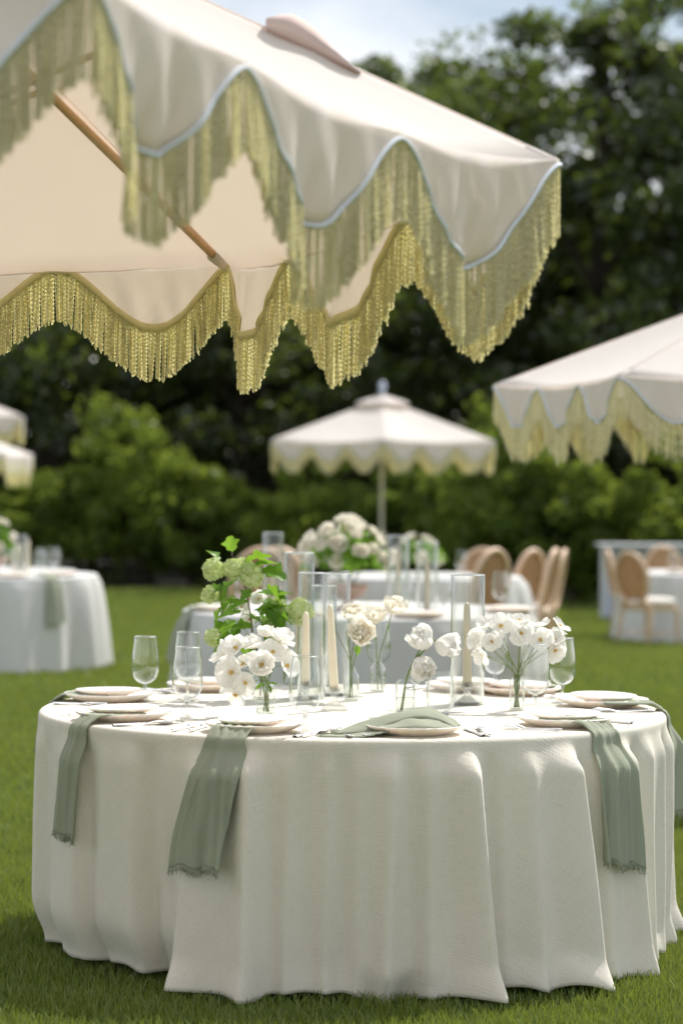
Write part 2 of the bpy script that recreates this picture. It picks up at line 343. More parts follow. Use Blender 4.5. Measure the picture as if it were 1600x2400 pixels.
for i, (pr, x, y, s, rz, sz, lab) in enumerate([
    (protoB, 3.0, 53, .98, 5.6, 1.06, 'leafy tree crown filling the gap between the paler rounded tree and the tallest tree'),
    (protoB, -.9, 53, .95, 3.0, .98, 'dark tree straight behind the small parasol, its crown hidden by the fringed canopy'),
    (protoA, -3.4, 50, .9, 4.1, .80, 'dark tree behind the middle of the big fringed canopy, left of the small parasol'),
    (protoC, -5.2, 47, 1.1, 5.0, 1.1, 'dark tree behind the pair of parasols cut by the left edge'),
    (protoB, -7.6, 49, 1.0, .7, .95, 'dark tree furthest left behind the lawn'),
    (protoC, 6.3, 43.5, .80, 2.9, .62, 'low round tree with pale dusty leaves behind the parasol cut by the right edge'),
    (protoA, 9.6, 49, .95, 2.2, 1.0, 'dark tree behind the far right tree'),
    (protoC, 2.6, 46.5, .86, 1.3, .78, 'dark bushy tree between the small parasol and the right hand parasol'),
    (protoC, -1.7, 46.5, .86, .3, .72, 'dark bushy tree standing behind the lit shrubs left of the small parasol')]):
    place(copy_tree(pr), x, y, s, rz, sz, lab, 'tree', TG)
def wood():
    rng = np.random.default_rng(77); P = []
    n = 36000; x = rng.uniform(-17, 17, n); top = 6.6 + 1.0 * np.sin(x * .9) + .6 * np.sin(x * 2.3 + 1); z = -.3 + (top + .3) * rng.uniform(0, 1, n) ** .9; y = 58 + rng.normal(0, 1.1, n)
    V, Q = leaf_quads(rng, np.stack([x, y, z], 1), .42); tag(link('distant_wood', np_mesh('distant_wood', V, Q, M['tree'])), kind='stuff')
wood()
BG = 'leafy shrubs along the far edge of the lawn'
def make_bush(seed, n, leaf, mat):
    rng = np.random.default_rng(seed); root = empty('leafy_shrub', (0, 0, 0)); p, c = crown_points(rng, n, 60, .30, 1.12, 1.0, .88, .5); V, Q = leaf_quads(rng, p, leaf)
    link('foliage', np_mesh('foliage', V, Q, mat), None, root); mb = MB()
    for k in range(9):
        q = c[rng.integers(len(c))]; mb.tube(cat([(rng.uniform(-.2, .2), rng.uniform(-.2, .2), -.03), (q[0] * .4, q[1] * .4, q[2] * .5), tuple(q)], 7), [.035 * (1 - .8 * i / 6) for i in range(7)], 6)
    mb.build('stem', M['bark'], root); return root
bA, bB = make_bush(21, 9000, .105, M['bush']), make_bush(22, 9000, .12, M['bush'])
usedA = usedB = False
for (pr, px, y, s, sz, rz, lab) in [
    ('A', 330, 42.3, 1.05, 1.34, .4, 'broad sunlit light green shrub with the highest top left of the small parasol'),
    ('B', 450, 42.0, .95, .98, 1.4, 'rounded light green shrub just right of the highest lit shrub'),
    ('A', 205, 42.6, .95, 1.12, 2.4, 'lit shrub beside the parasols cut by the left edge'),
    ('B', 590, 41.8, .70, .80, .2, 'small rounded shrub left of the small parasol pole'),
    ('B', 60, 43, .9, .85, 3.4, 'dim shrub above the left hand tables'),
    ('A', 745, 40.6, .95, 1.0, 4.4, 'dark shrub directly behind the small parasol pole'),
    ('B', 940, 39.6, .9, .98, 5.0, 'dark shrub right of the small parasol pole'),
    ('A', 1180, 37.6, 1.0, 1.28, 5.6, 'bright green shrub under the right corner of the small parasol'),
    ('B', 1330, 37.0, .95, 1.05, .9, 'green shrub below the fringe of the right hand parasol'),
    ('A', 1500, 36.8, .95, 1.12, 1.9, 'green shrub standing behind the pale blue bar'),
    ('A', 1075, 39.4, .75, .75, 3.0, 'low dark shrub between the small parasol and the oval backed chairs')]:
    if pr == 'A': o = copy_tree(bA) if usedA else bA; usedA = True
    else: o = copy_tree(bB) if usedB else bB; usedB = True
    place(o, (px * K - 800) * y / F, y, s, rz, sz, lab, 'shrub', BG)

# ------------------------------------------------------------------ parasols
def strand(mb, p, ln, r, ph, rings, sides=4, tilt=(0, 0), tw=.0014, pitch=.015):
    # a cord of two crossed ribbons twisted round each other
    v = []; f = []
    for i in range(rings + 1):
        t = i / rings; a = ph + PI * ln * t / pitch; cx = p[0] + tilt[0] * t + tw * math.cos(a * 2); cy = p[1] + tilt[1] * t + tw * math.sin(a * 2); rr = r * (.93 + .09 * math.cos(a * 2)) * (1 if t < .93 else 1.2)
        if i == rings: rr *= .5
        for k in range(4): v.append((cx + rr * math.cos(a + k * PI / 2), cy + rr * math.sin(a + k * PI / 2), p[2] - ln * t))
        if i:
            b = 4 * (i - 1)
            for k in (0, 1): f.append((b + k, b + k + 4, b + k + 6, b + k + 2))
    mb.add(v, f)
def parasol(center, Rr, yaw, rise, label, group=None, tilt=None, edge_pts=None, sc=(.02, .20), sides=None, fr=(.17, .0105, .0036), res=1, detail_sides=None, pole_r=.024, seed=1, swing=.02, base_z=None, lam=None):
    """center: middle of the rim plane; six panels, three scallops a side"""
    rnd = random.Random(seed); center = Vector(center); Mt = tilt or Matrix.Identity(3)
    gz = ground(center.x, center.y) if base_z is None else base_z
    foot = Vector((center.x, center.y, gz)); root = empty('fringed_parasol', foot, 0, label, 'parasol', group)
    W2 = lambda p: Vector(p) - foot
    H = [center + Mt @ Vector((Rr * math.cos(yaw + k * PI / 3), Rr * math.sin(yaw + k * PI / 3), 0)) for k in range(6)]
    if edge_pts and 'corner' in edge_pts:
        for k, q in edge_pts['corner'].items(): H[k] = Vector(q)
    ap = center + Mt @ Vector((0, 0, rise)); up = (Mt @ Vector((0, 0, 1))).normalized()
    def edge(k, u):
        a, b = H[k], H[(k + 1) % 6]; p = []
        for i in (1, 2):
            q = (edge_pts or {}).get((k, i)); p.append(Vector(q) if q is not None else a.lerp(b, i / 3) - up * .012 * Rr + (center - a.lerp(b, i / 3)).normalized() * .02 * Rr)
        pts = [a, p[0], p[1], b]; r = Vector((0, 0, 0))
        for i in range(4):
            w = 1
            for j in range(4):
                if j != i: w *= (u * 3 - j) / (i - j)
            r += pts[i] * w
        return r
    n_u = 32 * res
    hub = ap - up * .03
    for k in range(6):
        mb = MB(); P = []
        for i in range(n_u + 1):
            u = i / n_u; e = edge(k, u); row = []
            for j in range(15):
                v = .03 + .97 * j / 14; q = ap.lerp(e, v); q = q - up * (.045 * Rr * math.sin(PI * u) * math.sin(PI * v * .9) * v + .004 * math.sin(u * 31 + k) * math.sin(PI * u) * max(0, v - .55) + .003 * math.sin(u * 67 + 2 * k + 5 * v) * max(0, v - .75)); row.append(W2(q))
            P.append(row)
        mb.grid(P); solidify(mb.build('canopy_panel', M['canopy'], root), .0016)
        mb = MB(); mb.tube([W2(ap.lerp(H[k], .05 + .95 * j / 10) + up * .0015) for j in range(11)], .0035, 6); mb.build('seam', M['canopy'], root)
        # valance
        cre = [(rnd.uniform(.05, .95), rnd.uniform(-.10, .10), rnd.choice((-1, 1)) * rnd.uniform(.003, .007), rnd.uniform(.007, .016)) for _ in range(16)]
        nrm = ((H[k] + H[(k + 1) % 6]) / 2 - center); nrm.z = 0; nrm.normalize()
        sw = [rnd.uniform(-1, 1) * swing * 1.4 for _ in range(3)]; ph = [rnd.uniform(0, 6) for _ in range(6)]
        sk = (sides or {}).get(k, (1, 1)); f0, f1 = sk[0], sk[1]
        def dep(u): return sc[0] + sc[1] * (f0 + (f1 - f0) * u) * ((1 - math.cos(6 * PI * u)) / 2) ** .85
        def vp(u, d, off=0):
            e = edge(k, u); i = min(2, int(u * 3)); s_ = math.sin(PI * (u * 3 - i)); dd = min(1.3, d / (sc[0] + sc[1]))
            o = sw[i] * s_ * dd * dd + swing * .35 * math.sin(u * 37 + ph[0] + dd * 2) * dd * s_ + .012 * dd * math.sin(u * 71 + ph[1] - 2.5 * dd) * s_ + .006 * math.sin(u * 130 + ph[2] + 5 * dd) * dd * s_
            for cu, cs, ca, cw in cre: o += ca * dd * (1.25 - dd) * 1.6 * s_ * math.exp(-abs(u - cu - cs * dd) / cw)
            return e + nrm * (o + off + .004) - Vector((0, 0, d - .002))
        nv = 36 * res if (detail_sides is None or k in detail_sides) else 24
        nv = nv * 2
        mb = MB(); mb.grid([[W2(vp(i / nv, dep(i / nv) * j / 8)) for j in range(9)] for i in range(nv + 1)])
        va = solidify(mb.build('valance', M['canopy'], root), .0016)
        low = [vp(i / nv, dep(i / nv)) for i in range(nv + 1)]
        mb = MB(); mb.tube([W2(p + nrm * .004) for p in low], .0048 if res > 1 else .0065, 6); mb.build('piping', M['piping'], va)
        # braid on the inner side: a flat band of small ribs
        hi = res > 1 and k in (detail_sides or ())
        mb = MB()
        if hi:
            m = 460; P = []
            for i in range(m + 1):
                u = i / m; p = vp(u, dep(u), -.004); b = .0018 * (i % 2)
                P.append([W2(p + Vector((0, 0, .016)) - nrm * (.001 + b)), W2(p + Vector((0, 0, .006)) - nrm * (.005 + b)), W2(p - Vector((0, 0, .004)) - nrm * (.004 + b)), W2(p - Vector((0, 0, .006)) - nrm * .0)])
            mb.grid(P)
        else: mb.tube([W2(p - nrm * .006 + Vector((0, 0, .002))) for p in low], .008, 5)
        mb.build('braid', M['braid'], va)
        # fringe
        cum = [0]
        for i in range(1, len(low)): cum.append(cum[-1] + (low[i] - low[i - 1]).length)
        mb = MB(); s = 0; i = 0; det = (detail_sides is None or k in detail_sides)
        step = fr[1] if det else fr[1] * 1.6
        while s < cum[-1]:
            while i < len(cum) - 2 and cum[i + 1] < s: i += 1
            t = (s - cum[i]) / max(1e-6, cum[i + 1] - cum[i]); p = low[i].lerp(low[i + 1], t)
            sl_ = abs((low[i + 1] - low[i]).normalized().z)
            p = W2(p + nrm * rnd.uniform(-.004, .004)); ln = fr[0] * rnd.uniform(.94, 1.05) * (1 + (f0 + (f1 - f0) * s / cum[-1] - 1) * .35)
            strand(mb, p, ln, fr[2] * rnd.uniform(.75, 1.1), rnd.uniform(0, 6.28), (30 if hi else 10) if det and res > 1 else 4, 4 if hi else 3, (rnd.gauss(0, .0045) + .003 * math.sin(s * 21 + k), rnd.gauss(0, .005)), .0011 if hi else .0008, rnd.uniform(.0095, .0135))
            s += step * (1 - .35 * sl_) * rnd.uniform(.6, 1.4)
        tag(mb.build('fringe', M['fringe'], va), kind='stuff')
    # vent cap
    mb = MB()
    capc = ap + up * .05
    for k in range(6):
        a, b = H[k], H[(k + 1) % 6]; P = []
        for i in range(7):
            e = a.lerp(b, i / 6); q0 = ap.lerp(e, .24) + up * (.075 - .012 * math.sin(PI * i / 6)); P.append([W2(capc.lerp(q0, .05 + .95 * j / 4)) for j in range(5)] + [W2(q0 - Vector((0, 0, .035)))])
        mb.grid(P)
    solidify(mb.build('vent_cap', M['canopy'], root), .002)
    # ribs, struts, hub, pole, finial
    runner = center + up * (-.06)
    for k in range(6):
        mb = MB(); mb.tube([W2(hub), W2(hub.lerp(H[k], .5) - up * .028), W2(H[k] - up * .016 - (H[k] - hub).normalized() * .05)], .0125, 8); mb.build('rib', M['wood'], root)
        mid = hub.lerp(H[k], .52) - up * .035; mb = MB(); mb.tube([W2(runner + (mid - runner).normalized() * .04), W2(mid)], .009, 6); mb.build('strut', M['wood'], root)
        d = (H[k] - hub).normalized(); mb = MB(); mb.tube([W2(H[k] - d * .085 - up * .017), W2(H[k] - d * .03 - up * .013), W2(H[k] - d * .002 - up * .004)], [.020, .017, .008], 8); mb.build('rib_pocket', M['braid'] if False else M['canopy'], root)
    mb = MB(); mb.tube([W2(foot), W2(center), W2(capc)], pole_r, 12); mb.build('pole', M['pole'], root)
    mb = MB(); zc = .95; mb.lathe([(pole_r, zc - .15), (pole_r * 1.9, zc - .12), (pole_r * 2.1, zc), (pole_r * 1.9, zc + .12), (pole_r, zc + .15)], 14); mb.build('pole_collar', M['pole'], root)
    mb = MB(); mb.lathe([(0, -.05), (.055, -.05), (.055, .03), (0, .03)], 12, ctr=W2(runner)); mb.build('runner', M['wood'], root)
    mb = MB(); mb.lathe([(0, 0), (.05, 0), (.05, .02), (.03, .03), (.028, .05), (.047, .08), (.05, .11), (.04, .14), (.015, .165), (0, .17)], 16, ctr=W2(capc)); mb.build('finial', M['finial'], root)
    mb = MB(); mb.lathe([(0, .0), (.28, 0), (.28, .05), (.25, .07), (.05, .08), (.04, .3), (0, .3)], 28); mb.build('base', M['barwhite'], root)
    return root, H, edge
# the large one overhead
cN = Vector((-1.298, 6.156, 2.207)); RN, yawN = 1.748, .985; tx, ty = -.078, .014
Mn = Matrix.Rotation(tx, 3, 'X') @ Matrix.Rotation(ty, 3, 'Y')
Hn = [cN + Mn @ Vector((RN * math.cos(yawN + k * PI / 3), RN * math.sin(yawN + k * PI / 3), 0)) for k in range(6)]
def at(px, py, p): return U(px, py, p.y)
Bc, Cc, Dc, Lc = Hn[0], Hn[5], Hn[4], Hn[1]
B3 = at(525, 608, Bc); C3 = at(1280, 368, Cc); D3 = at(205, -45, Dc)
ep = {'corner': {0: B3, 5: C3, 4: D3}, (0, 1): at(130, 612, Bc.lerp(Lc, .333)), (5, 2): at(665, 585, Cc.lerp(Bc, .667)), (5, 1): at(935, 490, Cc.lerp(Bc, .333)),
      (4, 2): at(917, 308, Dc.lerp(Cc, .667)), (4, 1): at(560, 145, Dc.lerp(Cc, .333))}
BIG, _, _ = parasol(cN, RN, yawN, .473 * RN, 'large cream parasol overhead with long twisted yellow fringe on scalloped edges', None, Mn, ep, (.012, .185), {0: (.95, 1.0), 5: (1.35, .98), 4: (1.25, 1.3), 3: (1.3, 1.3)}, (.152, .0040, .0034), 2, (0, 5, 4, 3), .028, 5, .022, ground(cN.x, cN.y))
def strap():
    root = BIG; foot = Vector(root.location); apx = cN + Mn @ Vector((0, 0, .473 * RN)); d = (C3 - apx).normalized(); p0 = apx.lerp(C3, .665); up = (Mn @ Vector((0, 0, 1))); P = []
    side = d.cross(up).normalized()
    for i in range(9):
        u = i / 8; hgt = .075 * min(1, (1 - u) / .55) * min(1, .55 + u * 2); P.append([tuple(p0 + d * (u * .24 - .08) + up * (hgt * v - .01) + side * (.05 * math.sin(PI * v) - .03 * v + .01 * math.sin(u * 9)) - foot) for v in (0, .25, .5, .75, 1)])
    mb = MB(); mb.grid(P); solidify(mb.build('loose_flap', M['flap'], root), .003)
strap()
# the smaller ones on the lawn
PG = 'cream fringed parasols further back on the lawn'
def hexfrom(front, left, R0):
    """rim centre from two neighbouring corners (left one first seen from the camera)"""
    m = (front + left) / 2; d = front - left; n = Vector((-d.y, d.x, 0)).normalized()
    c = m + n * (R0 * math.sqrt(3) / 2); yaw = math.atan2(front.y - c.y, front.x - c.x); return c, yaw
fr_ = U(1420, 850, 12.5); le_ = U(1135, 895, 14.0); z_ = (fr_.z + le_.z) / 2; fr_.z = le_.z = z_
R2 = (fr_ - le_).length; c2, y2 = hexfrom(fr_, le_, R2)
parasol(c2, R2, y2, .37 * R2, 'cream fringed parasol cut off by the right edge of the picture', PG, sc=(.015, .20), fr=(.185, .0095, .0045), res=1, detail_sides=(0, 4, 5), seed=9, swing=.012)
c3 = U(877, 1013, 33); parasol(c3, 1.56, -PI / 2, .34 * 1.56, 'small cream parasol with a pale finial standing alone in front of the dark trees', PG, sc=(.03, .20), fr=(.17, .017, .009), seed=12, swing=.006)
c4 = U(50, 956, 37); c4.x -= 1.35; parasol(c4, 1.56, -PI / 2 + .1, .34 * 1.56, 'upper of the two parasols cut off by the left edge', PG, sc=(.03, .20), fr=(.17, .017, .009), seed=13, swing=.006)
c5 = U(48, 1043, 33); c5.x -= 1.35; parasol(c5, 1.56, -PI / 2 - .1, .34 * 1.56, 'lower of the two parasols cut off by the left edge', PG, sc=(.03, .20), fr=(.17, .017, .009), seed=14, swing=.006)

# ------------------------------------------------------------------ tablecloths
def fold_fn(folds, extra):
    def f(ph):
        s = 0
        for a, w, am, sh in folds:
            d = (ph - a + 180) % 360 - 180; ww = 1.22 * w * (sh if d > 0 else 1); s += am * math.exp(-abs(d / ww) ** 1.6)
        return s + extra(ph)
    return f
def main_folds():
    rnd = random.Random(2)
    # angle from the camera-facing side (deg, + to the right), width, height, asymmetry
    fl = [(-84, 4, .035, 1), (-73, 4, .045, .7), (-64, 3.5, .03, 1), (-55, 4.2, .06, .5), (-47, 3, .03, 1), (-40, 3.6, .05, .6), (-33, 3, .02, 1), (-26, 3.2, .06, 1.5), (-17, 3.6, .065, .5), (-10.5, 2.8, .04, 1), (-4, 2.4, .035, .8), (.5, 2.2, .02, 1), (6.5, 2.8, .065, .7), (12, 2.2, .035, 1),
          (19, 3.6, .080, .42), (25, 2.6, .03, 1), (30, 2.5, .04, .8), (38, 4.4, .105, .40), (46, 3, .04, .8), (53, 4, .09, .45), (62, 3.4, .05, .7), (70, 4, .06, .5), (80, 4, .05, .5)]
    a = 95
    while a < 262: fl.append((a, rnd.uniform(3, 5), rnd.uniform(.03, .07), rnd.uniform(.5, 1.2))); a += rnd.uniform(8, 13)
    return fold_fn(fl, lambda p: .006 * math.sin(R_(p) * 23 + 1) + .004 * math.sin(R_(p) * 41))
MF = main_folds()
def lean_fn(ph):
    s = 0
    for a, w, k in ((-55, 4.5, 2.6), (-40, 4.5, 2.6), (-26, 3.5, -1.6), (-17, 3.8, 1.4), (6.5, 3, -1.4), (19, 3.8, 1.4), (38, 4.5, 1.6), (53, 4.2, 1.6), (70, 5, 1)): s += k * math.exp(-((ph - a) / w) ** 2)
    return s
def hem_noise():
    rn = random.Random(41); A = [(rn.uniform(-180, 180), rn.uniform(1.2, 4), rn.gauss(0, .014)) for _ in range(150)]
    return lambda ph: sum(a * math.exp(-((((ph - c + 180) % 360) - 180) / w) ** 2) for c, w, a in A)
HEM = hem_noise()
def skirt(ph, t, FF=MF, R0=TR, main=True, fl=.055):
    """radius of the cloth at angle ph (deg from camera side), t 0 at the table edge .. 1 at the hem"""
    if main:
        left = sstep(-25.5, -28.5, ph) * sstep(-200, -100, ph) if ph < 0 else 0
        s = (.42 + .58 * t) * sstep(0, .13, t); b = sstep(.86, 1, t) * (1 - left)
        r = R0 + .004 * t + .020 * t * (1 - left) * (1 - 3.2 * sstep(30, 70, ph)) + (FF(ph) * (1.8 + .7 * sstep(34, 22, abs(ph))) - .045 - .02 * sstep(34, 22, abs(ph))) * s - .05 * left * sstep(.72, 1, t) ** 2
        r += b * (.25 * max(0, FF(ph) - .04) + HEM(ph)) + .006 * math.sin(R_(ph) * 9 + t * 5) * t
    else: r = R0 + fl * t + (FF(ph) * 1.7 - .035) * t ** .5
    return max(R0 + .002 - .012 * t, r) if not main else max(R0 - .09, r)
def angpos(c, ph, r, z): a = R_(ph) - PI / 2; return (c[0] + r * math.cos(a), c[1] + r * math.sin(a), z)
def cloth(name, c, R0, zt, FF, mat, label, nphi, nt, main, group=None, fl=.055, hem=.012, gz=0, cat_='tablecloth'):
    mb = MB(); P = []; flat = []
    for i in range(nphi):
        ph = 360 * i / nphi - 180; row = [angpos(c, ph, R0 * r, zt) for r in (.0, .3, .6, .85, .95)]
        for j in range(5): a = PI / 2 * j / 4; row.append(angpos(c, ph, R0 - .016 + .016 * math.sin(a), zt - .016 + .016 * math.cos(a)))
        for j in range(1, nt + 1):
            t = j / nt; zh = gz + hem
            if main:
                lf = (sstep(-25.5, -29, ph) * sstep(-200, -100, ph)) if ph < 0 else 0
                zh += .02 * lf + (.012 + .5 * HEM(ph)) * (1 - .6 * lf) - .2 * max(0, FF(ph) - .03) * (1 - lf)
            z = (zt - .016) + (zh - zt + .016) * t; row.append(angpos(c, ph + (lean_fn(ph) * t ** .8 if main else 0), skirt(ph, t, FF, R0, main, fl), max(z, gz + .004)))
        P.append(row); a = R_(ph) - .06; d = 0
        for j, q in enumerate(row):
            if j: d += math.dist(q, row[j - 1]) if j < 10 else (zt - .016 - gz) / nt
            flat += [d * math.sin(a), d * math.cos(a), 0]
    mb.grid(P, True); o = mb.build(name, mat); at_ = o.data.attributes.new('flat', 'FLOAT_VECTOR', 'POINT'); at_.data.foreach_set('vector', flat); o.modifiers.new('thickness', 'SOLIDIFY').thickness = .0015; tag(o, label, cat_, group); return o
CG = 'round tables under floor length cloths'
cloth('tablecloth', TC, TR, TZ, MF, M['cloth'], 'cream slub linen cloth falling to the grass over the large round table in front', 1080, 60, True, CG)
def soft_folds(seed):
    rnd = random.Random(seed); fl = []; a = -180
    while a < 175: fl.append((a, rnd.uniform(5, 8), rnd.uniform(.04, .10), rnd.uniform(.5, 1.3))); a += rnd.uniform(13, 22)
    return fold_fn(fl, lambda p: 0)
tables = {}
for key, (px, Y, R0, lab) in {
    'mid': (822, 14.6, .96, 'pale grey shaded cloth on the round table right behind the front table'),
    'left': (-66, 20.8, 1.0, 'white pleated cloth on the left round table with a sage napkin hanging down'),
    'leftback': (-60, 25.6, 1.0, 'white cloth on the further table behind the left round table'),
    'far': (975, 21.6, .80, 'white cloth on the table hidden behind the big bouquet and the oval backed chairs'),
    'right': (1640, 28.6, .95, 'cream cloth on the far table at the right edge beside the bar')}.items():
    c = Vector(((px * K - 800) * Y / F, Y, ground(0, Y))); tables[key] = (c, R0, c.z + TZ)
    cloth('tablecloth', c, R0, c.z + TZ, soft_folds(len(lab)), M['cloth2'], lab, 300, 20, False, CG, .02, .01, c.z)

# ------------------------------------------------------------------ place settings on the front table
Z0 = TZ + .0012
def scallop(n, am):
    return lambda a, r, z: (r * (1 + am * (abs(math.sin(n * a / 2)) - .5) * min(1, (r / .1) ** 3)), z)
def plate_mesh(name, R0, mat, n, h):
    mb = MB(); mb.lathe([(0, .0), (R0 * .60, 0), (R0 * .62, .004), (R0 * .78, h * .36), (R0 * .92, h * .74), (R0 * .985, h * .93), (R0, h + .0015), (R0 * .985, h + .004), (R0 * .92, h * .80 + .004), (R0 * .78, h * .42 + .0045), (R0 * .60, .0075), (0, .007)], 84, scallop(n, .045))
    return mb.mesh(name, mat)
PL1, PL2 = plate_mesh('dinner_plate', .145, M['plate'], 24, .025), plate_mesh('salad_plate', .108, M['plate2'], 24, .018)
def fork_mesh():
    mb = MB(); Lh = .20
    def zc(x): return .003 + .010 * sstep(.06, .0, x) * (1 - .0) * 0 + .008 * math.sin(PI * min(1, x / .075)) * (x < .075) + .004 * sstep(.10, .19, x)
    P = []
    for i in range(24):
        x = .045 + (Lh - .045) * i / 23; w = .0115 if x < .058 else (.0032 + .0083 * sstep(.078, .056, x) + .0052 * sstep(.13, .19, x) + .0012 * math.sin(x * 500) * sstep(.12, .15, x)); z = zc(x)
        if i == 23: w *= .45
        P.append([(-w, x, z), (0, x, z + .0022), (w, x, z), (0, x, z - .0018), (-w, x, z)])
    mb.grid(P)
    for k in range(4):
        xx = -.0095 + .0063 * k; mb.tube([(xx, .050, zc(.05)), (xx, .03, zc(.03)), (xx, .004, zc(.004) + .002)], [.0022, .002, .0010], 6)
    return mb.mesh('fork', M['silver'])
def spoon_mesh():
    mb = MB(); P = []
    for i in range(18):
        x = .062 * i / 17; w = .0195 * math.sqrt(max(.0, 1 - ((x - .031) / .0315) ** 2)); P.append([(w * q, x, .003 + .010 * (q * q - 1) * (w / .0195) + .009) for q in (-1, -.7, -.35, 0, .35, .7, 1)])
    mb.grid(P); P = []
    for i in range(20):
        x = .060 + .13 * i / 19; w = .003 + .0055 * sstep(.12, .185, x) + .001 * math.sin(x * 500) * sstep(.11, .15, x); z = .012 - .009 * sstep(.06, .12, x) + .003 * sstep(.12, .18, x)
        if i == 19: w *= .45
        P.append([(-w, x, z), (0, x, z + .0022), (w, x, z), (0, x, z - .0018), (-w, x, z)])
    mb.grid(P); return mb.mesh('spoon', M['silver'])
def knife_mesh():
    mb = MB(); P = []
    for i in range(26):
        x = .225 * i / 25; w = (.0105 * min(1, math.sqrt(x / .02 + .02)) if x < .115 else .0055 + .0035 * sstep(.16, .215, x) + .001 * math.sin(x * 500)); th = .0009 if x < .115 else .0035; z = .004
        P.append([(-w, x, z), (0, x, z + th), (w, x, z), (0, x, z - th), (-w, x, z)])
    mb.grid(P); return mb.mesh('knife', M['silver'])
FK, SPN, KN = fork_mesh(), spoon_mesh(), knife_mesh()
def goblet(loc, label, s=1.0, group='clear water goblets on the front table', far=False):
    root = empty('water_goblet', loc, 0, label, 'glass', group); n = 40 if not far else 20
    bowl = [(.004, .060), (.018, .063), (.034, .075), (.0435, .097), (.0455, .118), (.0435, .150), (.0385, .190), (.0355, .215)]
    inn = [(r - .0013 if r > .005 else .002, z + (.0013 if z < .21 else 0)) for r, z in bowl][::-1]
    cp = cat([(r, 0, z) for r, z in bowl], 22); ci = cat([(r, 0, z) for r, z in inn], 22)
    mb = MB(); mb.lathe([(0, .060)] + [(p.x * s, p.z * s) for p in cp] + [(p.x * s, p.z * s) for p in ci] + [(0, .0618 * s)], n); mb.build('bowl', M['glass'], root)
    if not far:
        mb = MB(); mb.lathe([((.0349 + .0009 * math.cos(q * PI / 3)) * s, (.215 + .0009 * math.sin(q * PI / 3)) * s) for q in range(7)], n); mb.build('rim', M['rim'], root)
    mb = MB(); mb.lathe([(0, 0), (.036 * s, 0), (.036 * s, .0015), (.02 * s, .006), (.008 * s, .012), (.0046 * s, .025), (.0044 * s, .045), (.007 * s, .056), (.011 * s, .0605), (0, .0605)], n); mb.build('stem', M['crystal'], root)
    return root
SET = {  # pixel of the plate, how the setting is told apart
    's1': (205, 1596, 'at the left end of the table, furthest out'), 's2': (272, 1640, 'behind the left hanging napkin'), 's3': (575, 1668, 'behind the wide hanging napkin left of centre'),
    's4': (985, 1684, 'under the crumpled napkin at front centre'), 's5': (1290, 1652, 'behind the right hanging napkin'), 's6': (1420, 1610, 'at the right end of the table'),
    's7': (1300, 1573, 'at the back right beyond the daffodil vase'), 's8': (430, 1567, 'at the back left behind the tall glasses'), 's9': (1035, 1580, 'at the back centre behind the tulips')}
setpos = {}
for k, (px, py, wh) in SET.items():
    p = UP(px, py, TZ + .02); d = Vector((p.x - TC.x, p.y - TC.y)); ang = math.degrees(math.atan2(d.x, -d.y)); setpos[k] = ang
for k, (px, py, wh) in SET.items():
    ang = setpos[k]; c = Vector(angpos(TC, ang, .828, Z0)); rz = R_(ang)   # local +Y points to the table centre
    o = link('dinner_plate', PL1); o.location = c; o.rotation_euler = (0, 0, rz + .1); tag(o, 'blush dinner plate with scalloped rim ' + wh, 'plate', 'dinner plates on the front table')
    if k != 's4':
        o = link('salad_plate', PL2); o.location = c + Vector((0, 0, .0195)); o.rotation_euler = (R_(1), R_(-1), rz); tag(o, 'small cream wavy plate on top, ' + wh, 'plate', 'salad plates on the front table')
    rad = Vector((math.cos(rz), math.sin(rz), 0)); inw = Vector((-math.sin(rz), math.cos(rz), 0))
    def cutlery(me, name, side, dy, lab, lean):
        o = link(name, me); o.location = c + rad * side + inw * dy + Vector((0, 0, .0006)); o.rotation_euler = (0, 0, rz + PI + lean); tag(o, lab + ' ' + wh, name, name + 's on the front table'); return o
    cutlery(FK, 'fork', -.185, .095, 'inner silver fork of the pair', .12); cutlery(FK, 'fork', -.216, .085, 'outer silver fork of the pair', .02)
    cutlery(KN, 'knife', .178, .10, 'silver knife', -.02); cutlery(SPN, 'spoon', .205, .07, 'silver spoon', -.06)
# goblets and glasses: foot pixel, table point
for px, py, s, lab in [(333, 1612, 1.0, 'water goblet at the left end, lawn behind its bowl'), (430, 1655, 1.04, 'water goblet left of the white roses, nearest the sage napkins'), (431, 1606, 1.04, 'tall goblet seen through the one in front of it, left of the white roses'),
                       (700, 1686, 1.05, 'water goblet in front of the taper candle at table centre'), (1228, 1640, 1.03, 'water goblet in front of the daffodil vase'), (1290, 1614, 1.0, 'water goblet right of the daffodils with lawn behind'),
                       (1137, 1588, 1.0, 'water goblet behind the white blooms right of the candle'), (868, 1560, 1.0, 'water goblet behind the ivory roses')]:
    goblet(UP(px, py, Z0), lab, s)
# stemless tumbler by the tulips
p = UP(1010, 1640, Z0); root = empty('tumbler_glass', p, 0, 'stemless rounded glass beside the white tulips', 'glass')
pr = cat([(.014, 0, .0), (.034, 0, .012), (.044, 0, .04), (.0445, 0, .07), (.040, 0, .11), (.036, 0, .135)], 18); mb = MB()
mb.lathe([(0, 0)] + [(q.x, q.z) for q in pr] + [(q.x - .0014, q.z + (.004 if q.z < .02 else 0)) for q in pr[::-1]] + [(0, .004)], 40); mb.build('bowl', M['glass'], root)

